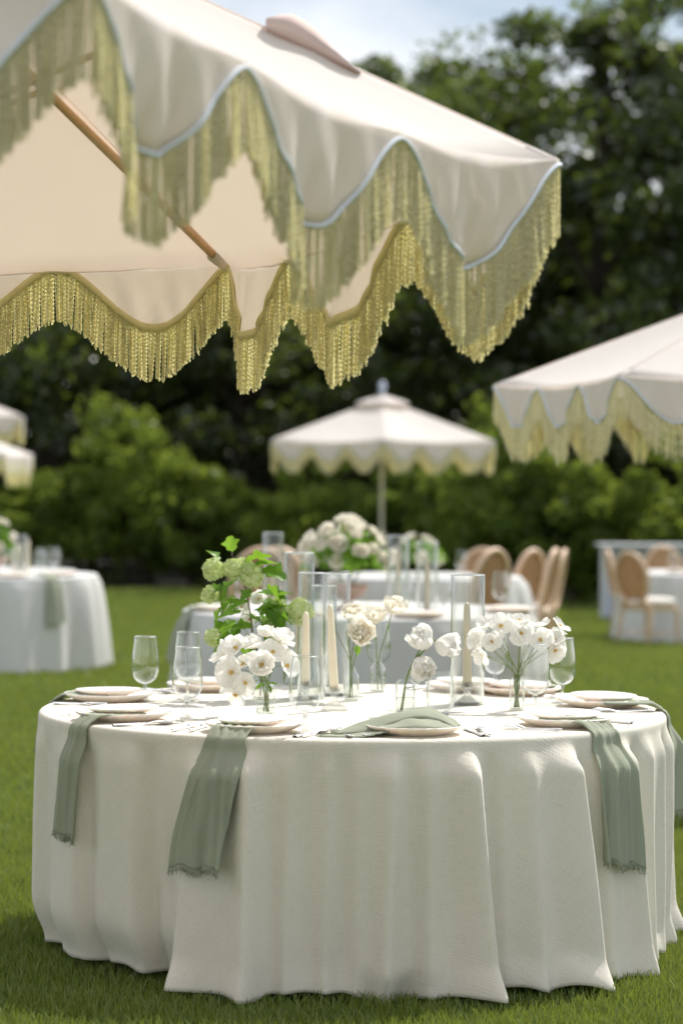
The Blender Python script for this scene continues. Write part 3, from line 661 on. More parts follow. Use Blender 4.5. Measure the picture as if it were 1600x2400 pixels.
# napkins that hang over the edge
def napkin(ang, r_in, wid, hang, label, skew=0, seed=1, tw=0.0, group='sage linen napkins hanging from the front table', c=TC, FF=MF, R0=TR, zt=TZ, main=True, gz=0, mat=None, fringe=True):
    rnd = random.Random(seed); root = empty('napkin', angpos(c, ang, R0 - .05, zt + .002), 0, label, 'napkin', group); base = Vector(root.location)
    top = R0 - .012 - r_in; tot = top + .03 + hang; nj, ni = 70, 36; P = []; low = []; ph1, ph2 = rnd.uniform(0, 6), rnd.uniform(0, 6)
    H0 = zt - .016 - gz
    def pt(s, w):
        # s metres along, w -1..1 across
        pinch = 1 - .20 * math.exp(-((s - top) / .05) ** 2) + .10 * sstep(top, tot, s); x = w * wid / 2 * pinch + skew * sstep(top, tot, s)
        rip = .012 * math.sin(w * 4.2 + ph1 + s * 2.5) + .006 * math.sin(w * 9 + ph2 - s * 4) + .007 * math.exp(-abs(w - .2 * math.sin(ph1)) / .07) + .006 * math.exp(-abs(w + .5 + s * .3) / .06) ; rip *= sstep(top - .06, top + .12, s)
        if s < top: r = r_in + s; z = zt + .027 - .021 * sstep(.950, .995, r / R0) + .004 * math.sin(w * 7 + ph2) ** 2
        else:
            d = s - top; q = min(1, d / .035); z = zt + .005 - max(0, d - .012) ; t = max(0, (zt - .016 - z) / H0)
            a = R_(ang) ; pa = ang + math.degrees(x / R0); rs = max(skirt(pa + dd, max(t, .0), FF, R0, main) for dd in (-4.5, -3, -1.5, 0, 1.5, 3, 4.5)); r = (R0 - .012 + .02 * math.sin(q * PI / 2)); r = max(r, rs + .006) if d > .02 else r
            z = zt + .005 * (1 - q) - max(0, d - .010) * (1 + .05 * w * math.sin(ph2) + .02 * math.sin(w * 6 + ph1))
        r += max(rip, -.002) + .006
        A = R_(ang) - PI / 2; er = Vector((math.cos(A), math.sin(A), 0)); et = Vector((-math.sin(A), math.cos(A), 0))
        if s < top: q = Vector((c[0], c[1], 0)) + er * r + et * x
        else: pa = ang + math.degrees(x / R0); q = Vector(angpos(c, pa, r, 0))
        q.z = z + (rip * .4 if s < top else 0); return q - base
    for i in range(ni + 1):
        w = -1 + 2 * i / ni; row = [pt(tot * j / nj, w) for j in range(nj + 1)]
        P.append(row); low.append(row[-1])
    mb = MB(); mb.grid(P); solidify(mb.build('linen', mat or M['sage'], root), .004, 1)
    if fringe:
        mb = MB()
        for q in range(130):
            w = -1 + 2 * q / 129; p = pt(tot, w); a = rnd.gauss(0, .0028); b = rnd.gauss(0, .0028); l_ = rnd.uniform(.011, .024)
            mb.tube([p, p + Vector((a * .6, b * .6, -l_ * .6)), p + Vector((a * 1.6, b * 1.6, -l_))], [.0009, .0008, .0005], 4)
        tag(mb.build('fringe', M['sage'], root), kind='stuff')
    return root
def ang_at(px, py=1700):
    p = UP(px, py, TZ); return math.degrees(math.asin(max(-1, min(1, (px * K - 800 - TC.x * F / 7.7) / (1459 / 2)))))
napkin(setpos['s3'] - 1, .80, .150, .345, 'sage napkin hanging widest and lowest, left of centre on the front table', -.055, 3)
napkin(setpos['s2'] + 3, .80, .120, .305, 'sage napkin with a lengthwise fold hanging at the left of the front table', -.02, 4)
napkin(setpos['s5'] - 2.5, .80, .140, .365, 'pale sage napkin hanging at the right, dappled with sun', .0, 7)
napkin(91, .80, .135, .30, 'sage napkin hanging down the right end of the table, seen edge on', 0, 8)
napkin(-103, .80, .135, .12, 'sage napkin slipping over the left end of the table', 0, 9)
napkin(setpos['s7'], .80, .135, .10, 'sage napkin drooping over the back right edge', 0, 10)
# the crumpled napkin on the front plate
def strip(mb, secs, n=40, m=14, bulge=.0):
    """secs: list of (left point, right point, arch height)"""
    Ls, Rs, Hs = cat([s[0] for s in secs], n), cat([s[1] for s in secs], n), cat([(s[2], 0, 0) for s in secs], n); P = []
    for i in range(n):
        row = []
        for j in range(m + 1):
            w = j / m; q = Ls[i].lerp(Rs[i], w); q = q + Vector((0, 0, Hs[i].x * math.sin(PI * w) ** .8 + .0022 * math.sin(i * .31 + w * 9) * math.sin(PI * w) - .005 * math.exp(-((w - .42 - .1 * math.sin(i * .11)) / .05) ** 2) * min(1, Hs[i].x / .02))); row.append(q)
        P.append(row)
    mb.grid(P); return P
def crumpled():
    c = Vector(angpos(TC, setpos['s4'], .828, Z0)); root = empty('napkin', c, 0, 'crumpled sage napkin with frayed ends lying over the front centre plate', 'napkin', 'sage linen napkins on the front table')
    def sec(px, y0, y1, z0, z1, h): return (Vector(((px[0] * K - 800) * y0 / F, y0, Z0 + z0)) - c, Vector(((px[1] * K - 800) * y1 / F, y1, Z0 + z1)) - c, h)
    fr = MB(); rnd = random.Random(6)
    def fray(P, n, dx, dy, dz):
        for i in range(n):
            q = i / (n - 1) * (len(P) - 1); k = min(int(q), len(P) - 2); p = P[k].lerp(P[k + 1], q - k); d = Vector((dx + rnd.gauss(0, .004), dy + rnd.gauss(0, .004), dz + rnd.gauss(0, .002))); fr.tube([p, p + d * .6 + Vector((0, 0, .001)), p + d], [.0012, .001, .0006], 4)
    mb = MB(); P = strip(mb, [sec((772, 800), 7.62, 7.73, .004, .004, .008), sec((842, 856), 7.63, 7.77, .008, .012, .026), sec((908, 922), 7.65, 7.81, .034, .030, .026), sec((966, 980), 7.67, 7.83, .048, .036, .028), sec((1008, 1024), 7.67, 7.81, .042, .030, .020), sec((1036, 1052), 7.65, 7.77, .030, .026, .010), sec((1052, 1062), 7.645, 7.73, .022, .022, .004)], 56, 18)
    solidify(mb.build('upper_fold', M['sage'], root), .004); fray(P[0], 34, -.018, 0, 0)
    mb = MB(); P = strip(mb, [sec((738, 790), 7.565, 7.70, .002, .003, .001), sec((830, 850), 7.56, 7.74, .003, .008, .002), sec((890, 900), 7.575, 7.74, .016, .022, .003), sec((940, 945), 7.63, 7.74, .024, .026, .002)], 40, 12)
    solidify(mb.build('under_layer', M['sage'], root), .003); fray(P[0], 26, -.012, 0, 0); fray([q[0] for q in P], 50, -.002, -.006, -.002)
    mb = MB(); P = strip(mb, [sec((872, 884), 7.615, 7.72, .022, .024, .004), sec((915, 925), 7.60, 7.74, .024, .028, .012), sec((955, 965), 7.60, 7.74, .025, .03, .022), sec((1003, 1010), 7.61, 7.74, .024, .028, .014), sec((1044, 1048), 7.63, 7.72, .023, .024, .004)], 44, 14)
    solidify(mb.build('inner_fold', M['sage'], root), .003); fray([q[0] for q in P], 64, 0, -.010, -.007)
    tag(fr.build('fringe', M['sage'], root), kind='stuff')
crumpled()

# ------------------------------------------------------------------ candles and glass cylinders
def cylinder_glass(loc, r, h, label, th=.003, n=48, group='glass cylinders round the candles on the front table'):
    root = empty('hurricane_glass', loc, 0, label, 'glass cylinder', group)
    mb = MB(); mb.lathe([(0, 0), (r - .002, 0), (r, .003), (r, h - .002), (r - .001, h), (r - th, h - .001), (r - th, .006), (0, .006)], n); mb.build('cylinder', M['hglass'], root)
    mb = MB(); mb.lathe([(r - th / 2 + .0017 * math.cos(q * PI / 4), h + .0017 * math.sin(q * PI / 4)) for q in range(9)], n); mb.build('rim', M['rim'], root)
    return root
def taper(loc, h, label, lean=(0, 0), r=.0145, group='ivory taper candles on the front table'):
    root = empty('taper_candle', loc, 0, label, 'candle', group); mb = MB(); P = [(0, 0), (r, 0), (r, .02), (r * .9, h * .5), (r * .72, h * .93), (r * .55, h * .975), (r * .2, h), (0, h)]
    mb.lathe(P, 20, lambda a, rr, z: (rr, z)); b = mb.build('wax', M['wax'], root); mb = MB(); mb.tube([(0, 0, h - .002), (.001, 0, h + .006), (.003, .001, h + .012)], .0012, 5); mb.build('wick', M['wick'], root); root.rotation_euler = (lean[1], lean[0], 0); return root
def candle_holder(loc, label, h=.075, rb=.042, square=True):
    mb = MB(); n = 32
    fq = (lambda a, r, z: (r * (1 if z > .03 else 1 / max(abs(math.cos(a)), abs(math.sin(a))) ** .75), z))
    mb.lathe([(0, 0), (rb, 0), (rb, .004), (rb * .8, .012), (rb * .42, .027), (.010, .033), (.014, .040), (.010, .047), (.016, .054), (.020, .060), (.021, h), (.0165, h), (.0160, h - .016), (0, h - .016)], n, fq)
    o = mb.build('candle_holder', M['crystal']); o.location = loc; tag(o, label, 'candle holder', 'pressed glass candle holders on the front table'); return o
def cyl_px(x0, x1, ytop, ybase, lab, zoff=0):
    c = UP((x0 + x1) / 2, ybase, Z0); r = (x1 - x0) * K * c.y / F / 2; top = U(0, ytop, c.y).z; return cylinder_glass(c, r, top - Z0, lab), c, r
_, h1, r1 = cyl_px(683, 745, 1311, 1605, 'left one of the two overlapping tall glass cylinders in front of the bouquet')
_, h2, r2 = cyl_px(741, 803, 1312, 1596, 'right one of the two overlapping tall glass cylinders in front of the bouquet')
_, h3, r3 = cyl_px(1033, 1111, 1313, 1618, 'wide glass cylinder standing alone round the candle right of the tulips')
_, h4, r4 = cyl_px(650, 720, 1265, 1572, 'taller glass cylinder behind the viburnum balls')
_, h5, r5 = cyl_px(713, 772, 1340, 1575, 'short glass cylinder behind the two overlapping cylinders')
def candle_at(pos, ytop, lab, lean=(0, 0), zb=None, r=.0145):
    zb = Z0 + .062 if zb is None else zb; top = U(0, ytop, pos.y).z; taper((pos.x, pos.y, zb), top - zb, lab, lean, r)
ca = UP(701, 1618, Z0); candle_holder(ca, 'small glass holder under the candle behind the front goblet', .075, .030); candle_at(ca, 1400, 'ivory taper seen through the goblet at table centre')
cb = UP(767, 1632, Z0); candle_holder(cb, 'square footed glass holder left of the tulip vase'); candle_at(cb, 1382, 'ivory taper leaning slightly to the left beside the overlapping cylinders', (R_(-3.2), 0))
cc = UP(1072, 1620, Z0); candle_holder(cc, 'square footed glass holder inside the wide cylinder'); candle_at(cc, 1376, 'ivory taper inside the wide glass cylinder', (R_(-.6), 0), r=.0152)
cd = Vector((h4.x, h4.y, Z0)); candle_holder(cd, 'glass holder inside the taller cylinder behind the viburnum', .075, .026); candle_at(cd, 1395, 'ivory taper inside the taller cylinder behind the viburnum')
ce = Vector((h5.x, h5.y, Z0)); candle_holder(ce, 'glass holder inside the short cylinder', .075, .026); candle_at(ce, 1450, 'ivory taper inside the short cylinder behind')

# ------------------------------------------------------------------ flowers
def petal_mesh(name, mat, Lp, Wp, cup, ruffle=.0, tipw=.75, notch=0, curl=0, seed=0):
    rnd = random.Random(seed); mb = MB(); P = []; nu, nv = 9, 10; ph = rnd.uniform(0, 6)
    for j in range(nv):
        t = j / (nv - 1); w = Wp / 2 * (math.sin(PI * min(1, t * .62 + .06)) ** .8) * (1 if t < .75 else math.sqrt(max(.04, 1 - ((t - .75) / .26) ** 2)) * 1.0); row = []
        for i in range(nu):
            q = -1 + 2 * i / (nu - 1); x = q * w; y = Lp * t * (1 - .05 * q * q * t) - notch * Lp * (1 - abs(q)) * max(0, t - .8) * 2; z = cup * Lp * (t * t) + cup * .5 * Wp * q * q * (.3 + t * .6) - curl * Lp * max(0, t - .6) ** 2 * 4 + ruffle * math.sin(q * 7 + ph + t * 3) * t * t
            row.append((x, y, z))
        P.append(row)
    mb.grid(P); return mb.mesh(name, mat)
PET = [petal_mesh('petal', M['petal'], 1, .86 + .06 * i, .10 + .07 * i, .035 + .02 * (i % 3), notch=.06 + .04 * (i % 3), curl=(.0, .25, -.15, .35, .1)[i], seed=i) for i in range(5)]
RPET = [petal_mesh('petal', M['rose'], 1, 1.05, .55, .02, curl=.35, seed=i + 5) for i in range(3)]
TPET = [petal_mesh('petal', M['petal'], 1, .62, .42, .07, notch=.0, seed=i + 9) for i in range(3)]
def orient(dirv, spin=0):
    return Vector(dirv).normalized().to_track_quat('Z', 'Y') @ Quaternion((0, 0, 1), spin)
def open_flower(root, pos, dirv, r, rnd, n=6, elev=18, mats=PET, centre=True, layers=1):
    """flat open bloom whose face points along dirv; petals are parts"""
    q0 = orient(dirv, rnd.uniform(0, 6))
    for ly in range(layers):
        for k in range(n):
            o = link('petal', rnd.choice(mats), None, root); a = 2 * PI * (k + .5 * ly) / n + rnd.gauss(0, .10)
            q = q0 @ Quaternion((0, 0, 1), a) @ Quaternion((1, 0, 0), R_(elev + 20 * ly + rnd.gauss(0, 9)))
            o.rotation_mode = 'QUATERNION'; o.rotation_quaternion = q; s = r * rnd.uniform(.88, 1.1) * (1 - .15 * ly); o.scale = (s, s, s); o.location = Vector(pos) + q0 @ Vector((0, 0, .001 * (k % 3) + .004 * ly))
    if centre:
        mb = MB(); rr = r * .065
        for k in range(22):
            a = rnd.uniform(0, 6.28); d = rr * math.sqrt(rnd.random()) * 1.5; b = q0 @ Vector((d * math.cos(a), d * math.sin(a), r * .14)) + Vector(pos); e = q0 @ Vector((d * 1.9 * math.cos(a), d * 1.9 * math.sin(a), r * .26)) + Vector(pos); mb.tube([b, e], [.0005, .0012], 5)
        mb.lathe([(0, 0), (rr, .0), (rr, r * .16), (rr * .5, r * .22), (0, r * .22)], 10); nb = len(mb.v) - 50
        for i in range(nb, len(mb.v)): mb.v[i] = tuple(q0 @ Vector(mb.v[i]) + Vector(pos))
        mb.build('stamen', M['stamen'], root)
def rose_bloom(root, pos, dirv, r, rnd, mats=RPET):
    q0 = orient(dirv, rnd.uniform(0, 6)); k = 0
    for ring, (n, el, sc, lift) in enumerate([(5, 22, 1.0, 0), (6, 42, .86, .06), (6, 60, .66, .14), (5, 74, .46, .22), (4, 84, .30, .28)]):
        for i in range(n):
            o = link('petal', rnd.choice(mats), None, root); a = 2 * PI * (i + .5 * ring) / n + rnd.gauss(0, .12); q = q0 @ Quaternion((0, 0, 1), a) @ Quaternion((1, 0, 0), R_(el + rnd.gauss(0, 5)))
            o.rotation_mode = 'QUATERNION'; o.rotation_quaternion = q; s = r * sc * rnd.uniform(.92, 1.06); o.scale = (s, s, s); o.location = Vector(pos) + q0 @ Vector((0, .02 * r, lift * r))
def stem(root, pts, r=.0022, mat=None, name='stem'):
    mb = MB(); mb.tube(cat(pts, 14), [r * (1 - .25 * i / 13) for i in range(14)], 7); return mb.build(name, mat or M['stem'], root)
def leaf_mesh(name, mat, lobed=False, seed=0):
    mb = MB(); P = []; nv = 15
    for j in range(nv):
        t = j / (nv - 1); w = .36 * math.sin(PI * t ** .8) ** .9 + .01
        if lobed: w *= 1 + .28 * math.sin(t * 15 + .5); w = max(w, .012)
        if lobed: w += .022 * (j % 2)
        P.append([(q * w, t + abs(q) * .10 * (1 if lobed else .3), -.22 * t * t + .14 * abs(q) * w * 2 + .03 * math.sin(t * 9 + q * 3)) for q in (-1, -.5, 0, .5, 1)])
    mb.grid(P); return mb.mesh(name, mat)
LV = [leaf_mesh('leaf', M['leaf'], True, 0)]; LV2 = [leaf_mesh('leaf', M['leaf'], False, 1)]
def leaf(root, pos, dirv, size, rnd, ms=None, roll=None):
    o = link('leaf', rnd.choice(ms or LV), None, root); d = Vector(dirv).normalized(); q = d.to_track_quat('Y', 'Z') @ Quaternion((0, 1, 0), rnd.uniform(-.9, .9) if roll is None else roll); o.rotation_mode = 'QUATERNION'; o.rotation_quaternion = q; o.scale = (size,) * 3; o.location = pos; return o
def snowball(root, pos, r, rnd, n=80, name='flower_head'):
    mb = MB(); pos = Vector(pos); r *= 1.16
    for i in range(n):
        z = 1 - 2 * (i + .5) / n; a = i * 2.39996; d = Vector((math.sqrt(1 - z * z) * math.cos(a), math.sqrt(1 - z * z) * math.sin(a), z)); c = pos + d * r * rnd.uniform(.80, 1.10); q = orient(d + Vector((rnd.gauss(0, .35), rnd.gauss(0, .35), rnd.gauss(0, .35))), rnd.uniform(0, 6)); fr = r * rnd.uniform(.27, .36)
        for k in range(5):
            b = 2 * PI * k / 5; p0 = Vector((0, 0, -.05 * fr)); p1 = Vector((math.cos(b - .5) * fr * .7, math.sin(b - .5) * fr * .7, .18 * fr)); p2 = Vector((math.cos(b) * fr, math.sin(b) * fr, .1 * fr)); p3 = Vector((math.cos(b + .5) * fr * .7, math.sin(b + .5) * fr * .7, .18 * fr)); mb.add([c + q @ p for p in (p0, p1, p2, p3)], [(0, 1, 2, 3)])
    mb.lathe([(0, -r * .6), (r * .43, -r * .43), (r * .6, 0), (r * .43, r * .43), (0, r * .6)], 12, ctr=pos)
    return mb.build(name, M['snow'], root, False)
def vase(loc, label, prof, water, n=40, fr=None, name='bud_vase', group='small clear glass vases on the front table'):
    root = empty(name, loc, 0, label, 'vase', group); th = .0022; pin = [(max(.0, r - th), z + (.005 if z < .005 else 0)) for r, z in prof]
    mb = MB(); mb.lathe([(0, 0)] + prof + [(r, max(z, .005)) for r, z in pin[::-1]] + [(0, .005)], n, fr); mb.build('glass_body', M['glass'], root)
    wp = [(max(.001, r - th - .0006), max(z, .0055)) for r, z in prof if z < water]; rw = wp[-1][0]; mb = MB(); mb.lathe([(0, .0055)] + wp + [(rw, water), (0, water)], n, fr); mb.build('water', M['water'], root); return root
BOT = [(.022, 0), (.026, .003), (.027, .02), (.027, .075), (.024, .092), (.015, .101), (.0135, .104), (.0135, .112), (.0145, .114)]
TUM = [(.027, 0), (.029, .003), (.029, .04), (.029, .090), (.028, .098), (.022, .104), (.021, .106)]
FG = 'white and ivory stems in the small vases'
rnd = random.Random(11)
# V2 white roses in the small square glass
v2 = UP(610, 1643, Z0)
sqf = lambda a, r, z: (r / max(abs(math.cos(a)), abs(math.sin(a))) ** .85, z)
vase(v2, 'small square glass of white open roses and one green leaf in its mouth', [(.026, 0), (.029, .002), (.029, .05), (.029, .088), (.029, .092)], .050, 48, sqf, 'square_vase')
def U2(px, py, Y): return U(px, py, Y)
spray = [(545, 1490, -.03, (-.5, -.7, .45)), (610, 1463, .03, (-.1, .5, .9)), (640, 1475, -.01, (.5, -.2, .8)), (535, 1545, -.06, (-.5, -.85, .15)), (600, 1530, -.085, (.05, -.95, .35)), (655, 1530, -.04, (.7, -.6, .3)), (565, 1568, -.07, (-.25, -.9, .0)), (545, 1592, -.05, (-.5, -.5, -.65)), (580, 1490, -.02, (-.2, -.1, 1)), (655, 1500, 0, (.6, .1, .7)), (515, 1505, 0, (-.8, .0, .4)), (625, 1500, -.06, (.3, -.8, .6)), (560, 1530, 0, (-.3, -.3, .6))]
for i, (px, py, dy, dv) in enumerate(spray):
    p = U(px, py, v2.y + dy); wh = ['facing up left', 'topmost, turned away', 'right of the topmost', 'lower left facing the camera', 'largest, facing the camera in the middle', 'right hand one above the goblet', 'half hidden below the largest', 'lowest, drooping over the cloth', 'in the centre of the top', 'upper right with a green leaf below', 'furthest left', 'behind the largest on the right', 'in the heart of the bunch'][i]
    root = empty('white_rose', (v2.x, v2.y, Z0 + .012), 0, 'white open rose in the square vase, ' + wh, 'flower', FG); b = Vector(root.location); r = rnd.uniform(.040, .054) * (1.15 if i in (4, 3) else 1)
    open_flower(root, p - b, dv, r, rnd, 6, 14, PET, True, 2 if i in (4, 1, 2, 8) else 1); neck = Vector((rnd.uniform(-.012, .012), rnd.uniform(-.012, .012), .09)); e = p - b
    stem(root, [(rnd.uniform(-.012, .012), rnd.uniform(-.012, .012), 0), neck, neck.lerp(e, .55) + Vector((0, 0, .02)), e - Vector(dv).normalized() * .003], .0013)
root = empty('rose_leaf', (v2.x, v2.y, Z0 + .012), 0, 'rounded green rose leaf at the mouth of the square vase', 'leaf'); stem(root, [(0, 0, .0), (.0, -.01, .05), (.004, -.026, .09)], .0014)
leaf(root, (.004, -.026, .09), (-.9, -.2, -.35), .052, rnd, LV2, .3); leaf(root, (.006, -.026, .088), (.9, -.2, .1), .040, rnd, LV2, -.2); leaf(root, (.006, -.026, .086), (.4, -.3, -.6), .030, rnd, LV2, -.2)
# V1 viburnum behind
v1 = UP(598, 1606, Z0)
vase(v1, 'clear bottle behind the white roses holding the viburnum branch', BOT, .07)
root = empty('viburnum_branch', (v1.x, v1.y, Z0 + .012), 0, 'tall green viburnum branch with pale green snowball heads and lobed leaves', 'flower'); b = Vector(root.location)
def vb(px, py, dy=0): return U(px, py, v1.y + dy) - b
stem(root, [(0, 0, 0), (0, 0, .1), vb(583, 1470), vb(575, 1410), vb(565, 1358), vb(555, 1318), vb(540, 1300), vb(530, 1262)], .003, M['twig'])
for px, py, r, dy, frm in [(490, 1307, .030, -.02, (545, 1330)), (535, 1305, .028, -.03, (555, 1330)), (577, 1322, .034, -.04, (566, 1350)), (482, 1367, .024, -.01, (560, 1390)), (688, 1405, .036, -.02, (600, 1400)), (489, 1465, .024, -.02, (570, 1440)), (645, 1462, .026, .02, (585, 1440)), (640, 1390, .020, .03, (590, 1400)), (620, 1440, .024, .02, (585, 1430)), (560, 1300, .024, .0, (556, 1325))]:
    e = vb(px, py, dy); f0 = vb(*frm); stem(root, [f0, f0.lerp(e, .5) + Vector((0, 0, .018)), e], .0015); snowball(root, e, r, rnd)
for px, py, dx, dz, sz in [(535, 1270, -.2, 1, .055), (505, 1290, -.6, .7, .05), (560, 1290, .9, .35, .07), (600, 1305, 1, -.25, .075), (585, 1300, .8, .3, .07), (530, 1340, -.5, -.8, .07), (515, 1345, -.6, -.3, .06), (590, 1360, 1, .0, .08), (600, 1380, .9, -.35, .08), (610, 1395, .6, -.7, .085), (590, 1400, .5, -.8, .08), (555, 1405, -.9, -.1, .08), (545, 1425, -.8, -.5, .085), (560, 1440, -.7, -.6, .08), (600, 1430, .3, -.9, .08), (575, 1455, -.2, -.9, .07), (525, 1445, -.3, -.9, .06), (620, 1370, 1, .3, .06), (640, 1388, .9, -.2, .05), (645, 1500, .5, -.7, .06), (500, 1470, .2, -.8, .05), (550, 1330, -.7, -.3, .06), (610, 1345, .7, -.5, .075), (625, 1405, .5, -.85, .07)]:
    leaf(root, vb(px, py, rnd.uniform(-.04, .04)), (dx, rnd.uniform(-.7, .5), dz), sz * 1.22, rnd)
for _ in range(15):
    px, py = rnd.uniform(508, 648), rnd.uniform(1345, 1480); leaf(root, vb(px, py, rnd.uniform(-.05, .06)), (rnd.uniform(-1, 1), rnd.uniform(-.8, .3), rnd.uniform(-.9, .3)), rnd.uniform(.040, .078), rnd)
for i, (px, py) in enumerate([(556, 1398), (596, 1378), (575, 1425)]):
    root = empty('white_rose', (v1.x, v1.y, Z0 + .012), 0, 'white bloom tucked among the viburnum leaves, ' + ['left of the brown twig', 'right of the brown twig', 'lowest behind the leaves'][i], 'flower', FG); b2 = Vector(root.location); e = U(px, py, v1.y + .07) - b2
    open_flower(root, e, (rnd.uniform(-.4, .4), -.8, .5), .036, rnd, 6, 14, PET, True, 2); stem(root, [(0, 0, .0), (0, .01, .1), e * .6, e], .0014)
# V3 ivory roses in two bottles
v3a, v3b = UP(806, 1610, Z0), UP(867, 1590, Z0)
vase(v3a, 'domed bottle vase under the lowest ivory rose', BOT, .055); vase(v3b, 'domed bottle vase further back between the ivory roses and tulips', BOT, .055)
for (vv, px, py, dy, dv, r, wh) in [(v3a, 828, 1463, -.02, (.15, -.85, .5), .070, 'facing the camera, lowest of the group'), (v3a, 822, 1420, .06, (-.2, -.4, .9), .066, 'behind the lowest one, out of focus'), (v3b, 862, 1425, .04, (0, -.3, .95), .064, 'in the middle of the group'), (v3b, 902, 1403, .0, (.35, -.35, .85), .062, 'highest, tilted to the right')]:
    root = empty('ivory_rose', (vv.x, vv.y, Z0 + .010), 0, 'full ivory rose, ' + wh, 'flower', FG); b = Vector(root.location); p = U(px, py, vv.y + dy) - b; rose_bloom(root, p - Vector(dv).normalized() * .014, dv, r, rnd)
    x0 = rnd.uniform(-.016, .016); nk = Vector((rnd.uniform(-.006, .006), 0, .104)); stem(root, [(x0, rnd.uniform(-.01, .01), 0), nk, nk.lerp(p, .5), p - Vector(dv).normalized() * .016], .0022); leaf(root, nk.lerp(p, .75), (rnd.uniform(-.5, .5), -.2, -1), .035, rnd, LV2)
for px in (772, 795):
    root = empty('cut_stem', (v3a.x, v3a.y, Z0 + .01), 0, 'thin green stem leaning in the domed bottle, %s' % ('leftmost' if px == 772 else 'next to the leftmost'), 'stem'); b = Vector(root.location); stem(root, [(.004 * (px - 783) / 11, 0, 0), (0, 0, .104), U(px, 1450, v3a.y) - b], .0018)
# V4 tulips
v4 = UP(930, 1638, Z0); vase(v4, 'wider clear bottle holding three white tulips', [(r * 1.08, z) for r, z in TUM], .050)
for px, py, dv, lab, path in [(972, 1472, (-.35, -.5, .75), 'upright on the left', None), (1020, 1483, (.85, -.35, -.1), 'nodding to the right on a bent stem', [(945, 1530), (962, 1495), (985, 1468), (1000, 1472)]), (970, 1525, (.15, -.75, -.6), 'lowest, drooping over the glass', [(940, 1545), (955, 1515), (965, 1505)])]:
    root = empty('white_tulip', (v4.x, v4.y, Z0 + .010), 0, 'ruffled white tulip, ' + lab, 'flower', FG); b = Vector(root.location); p = U(px, py, v4.y - .03) - b; d = Vector(dv).normalized()
    for ring, (n, el, s) in enumerate([(7, 42, .078), (6, 58, .070), (5, 74, .058)]):
        q0 = orient(d, rnd.uniform(0, 6))
        for i in range(n):
            o = link('petal', rnd.choice(TPET), None, root); q = q0 @ Quaternion((0, 0, 1), 2 * PI * i / n) @ Quaternion((1, 0, 0), R_(el + rnd.gauss(0, 6))); o.rotation_mode = 'QUATERNION'; o.rotation_quaternion = q; o.scale = (s * 1.15, s, s); o.location = p - d * .034
    pts = [(-.014 + rnd.uniform(-.004, .004), -.012, 0), (.004, 0, .10)] + ([tuple(U(a, c, v4.y - .02) - b) for a, c in path] if path else [tuple(Vector((.004, 0, .10)).lerp(p, .5))]) + [tuple(p - d * .032)]
    stem(root, pts, .0030)
# V5 daffodil-like blooms
v5 = UP(1186, 1632, Z0); vase(v5, 'slim clear vase under the white daffodils on the right', [(r * .85, z) for r, z in TUM], .045)
for i, (px, py, dy, dv) in enumerate([(1120, 1440, 0, (-.4, -.3, .85)), (1130, 1475, -.03, (-.1, -.9, .25)), (1148, 1440, .0, (.2, -.7, .5)), (1100, 1470, .03, (-.7, -.5, .2)), (1192, 1430, .0, (0, -.4, .9)), (1196, 1455, -.03, (.0, -.95, .3)), (1240, 1470, -.03, (.1, -.95, .2)), (1268, 1470, .0, (.5, -.8, .3)), (1282, 1440, .03, (.7, -.2, .7)), (1270, 1492, .0, (.5, -.7, -.3)), (1235, 1440, .03, (.1, -.1, 1)), (1108, 1505, .02, (-.6, -.6, -.2))]):
    wh = ['top of the left cluster', 'left cluster, facing the camera lowest', 'left cluster, orange centre turned right', 'left cluster, furthest left', 'top of the right cluster', 'right cluster, face on at the left', 'right cluster, orange centre in the middle', 'right cluster, beside the middle one', 'right cluster, furthest right and highest', 'right cluster, drooping over the goblet', 'right cluster, back of the top', 'left cluster, hanging lowest behind the candle'][i]
    root = empty('white_daffodil', (v5.x, v5.y, Z0 + .01), 0, 'white daffodil in the slim vase, ' + wh, 'flower', FG); b = Vector(root.location); p = U(px, py, v5.y + dy) - b
    open_flower(root, p, dv, rnd.uniform(.036, .046), rnd, rnd.choice((5, 6, 6)), 8, PET, True, 1 + (i % 2)); nk = Vector((rnd.uniform(-.01, .01), rnd.uniform(-.01, .01), .10)); stem(root, [(-nk.x, 0, 0), nk, nk.lerp(p, .6) + Vector((0, 0, .012)), p], .0017)

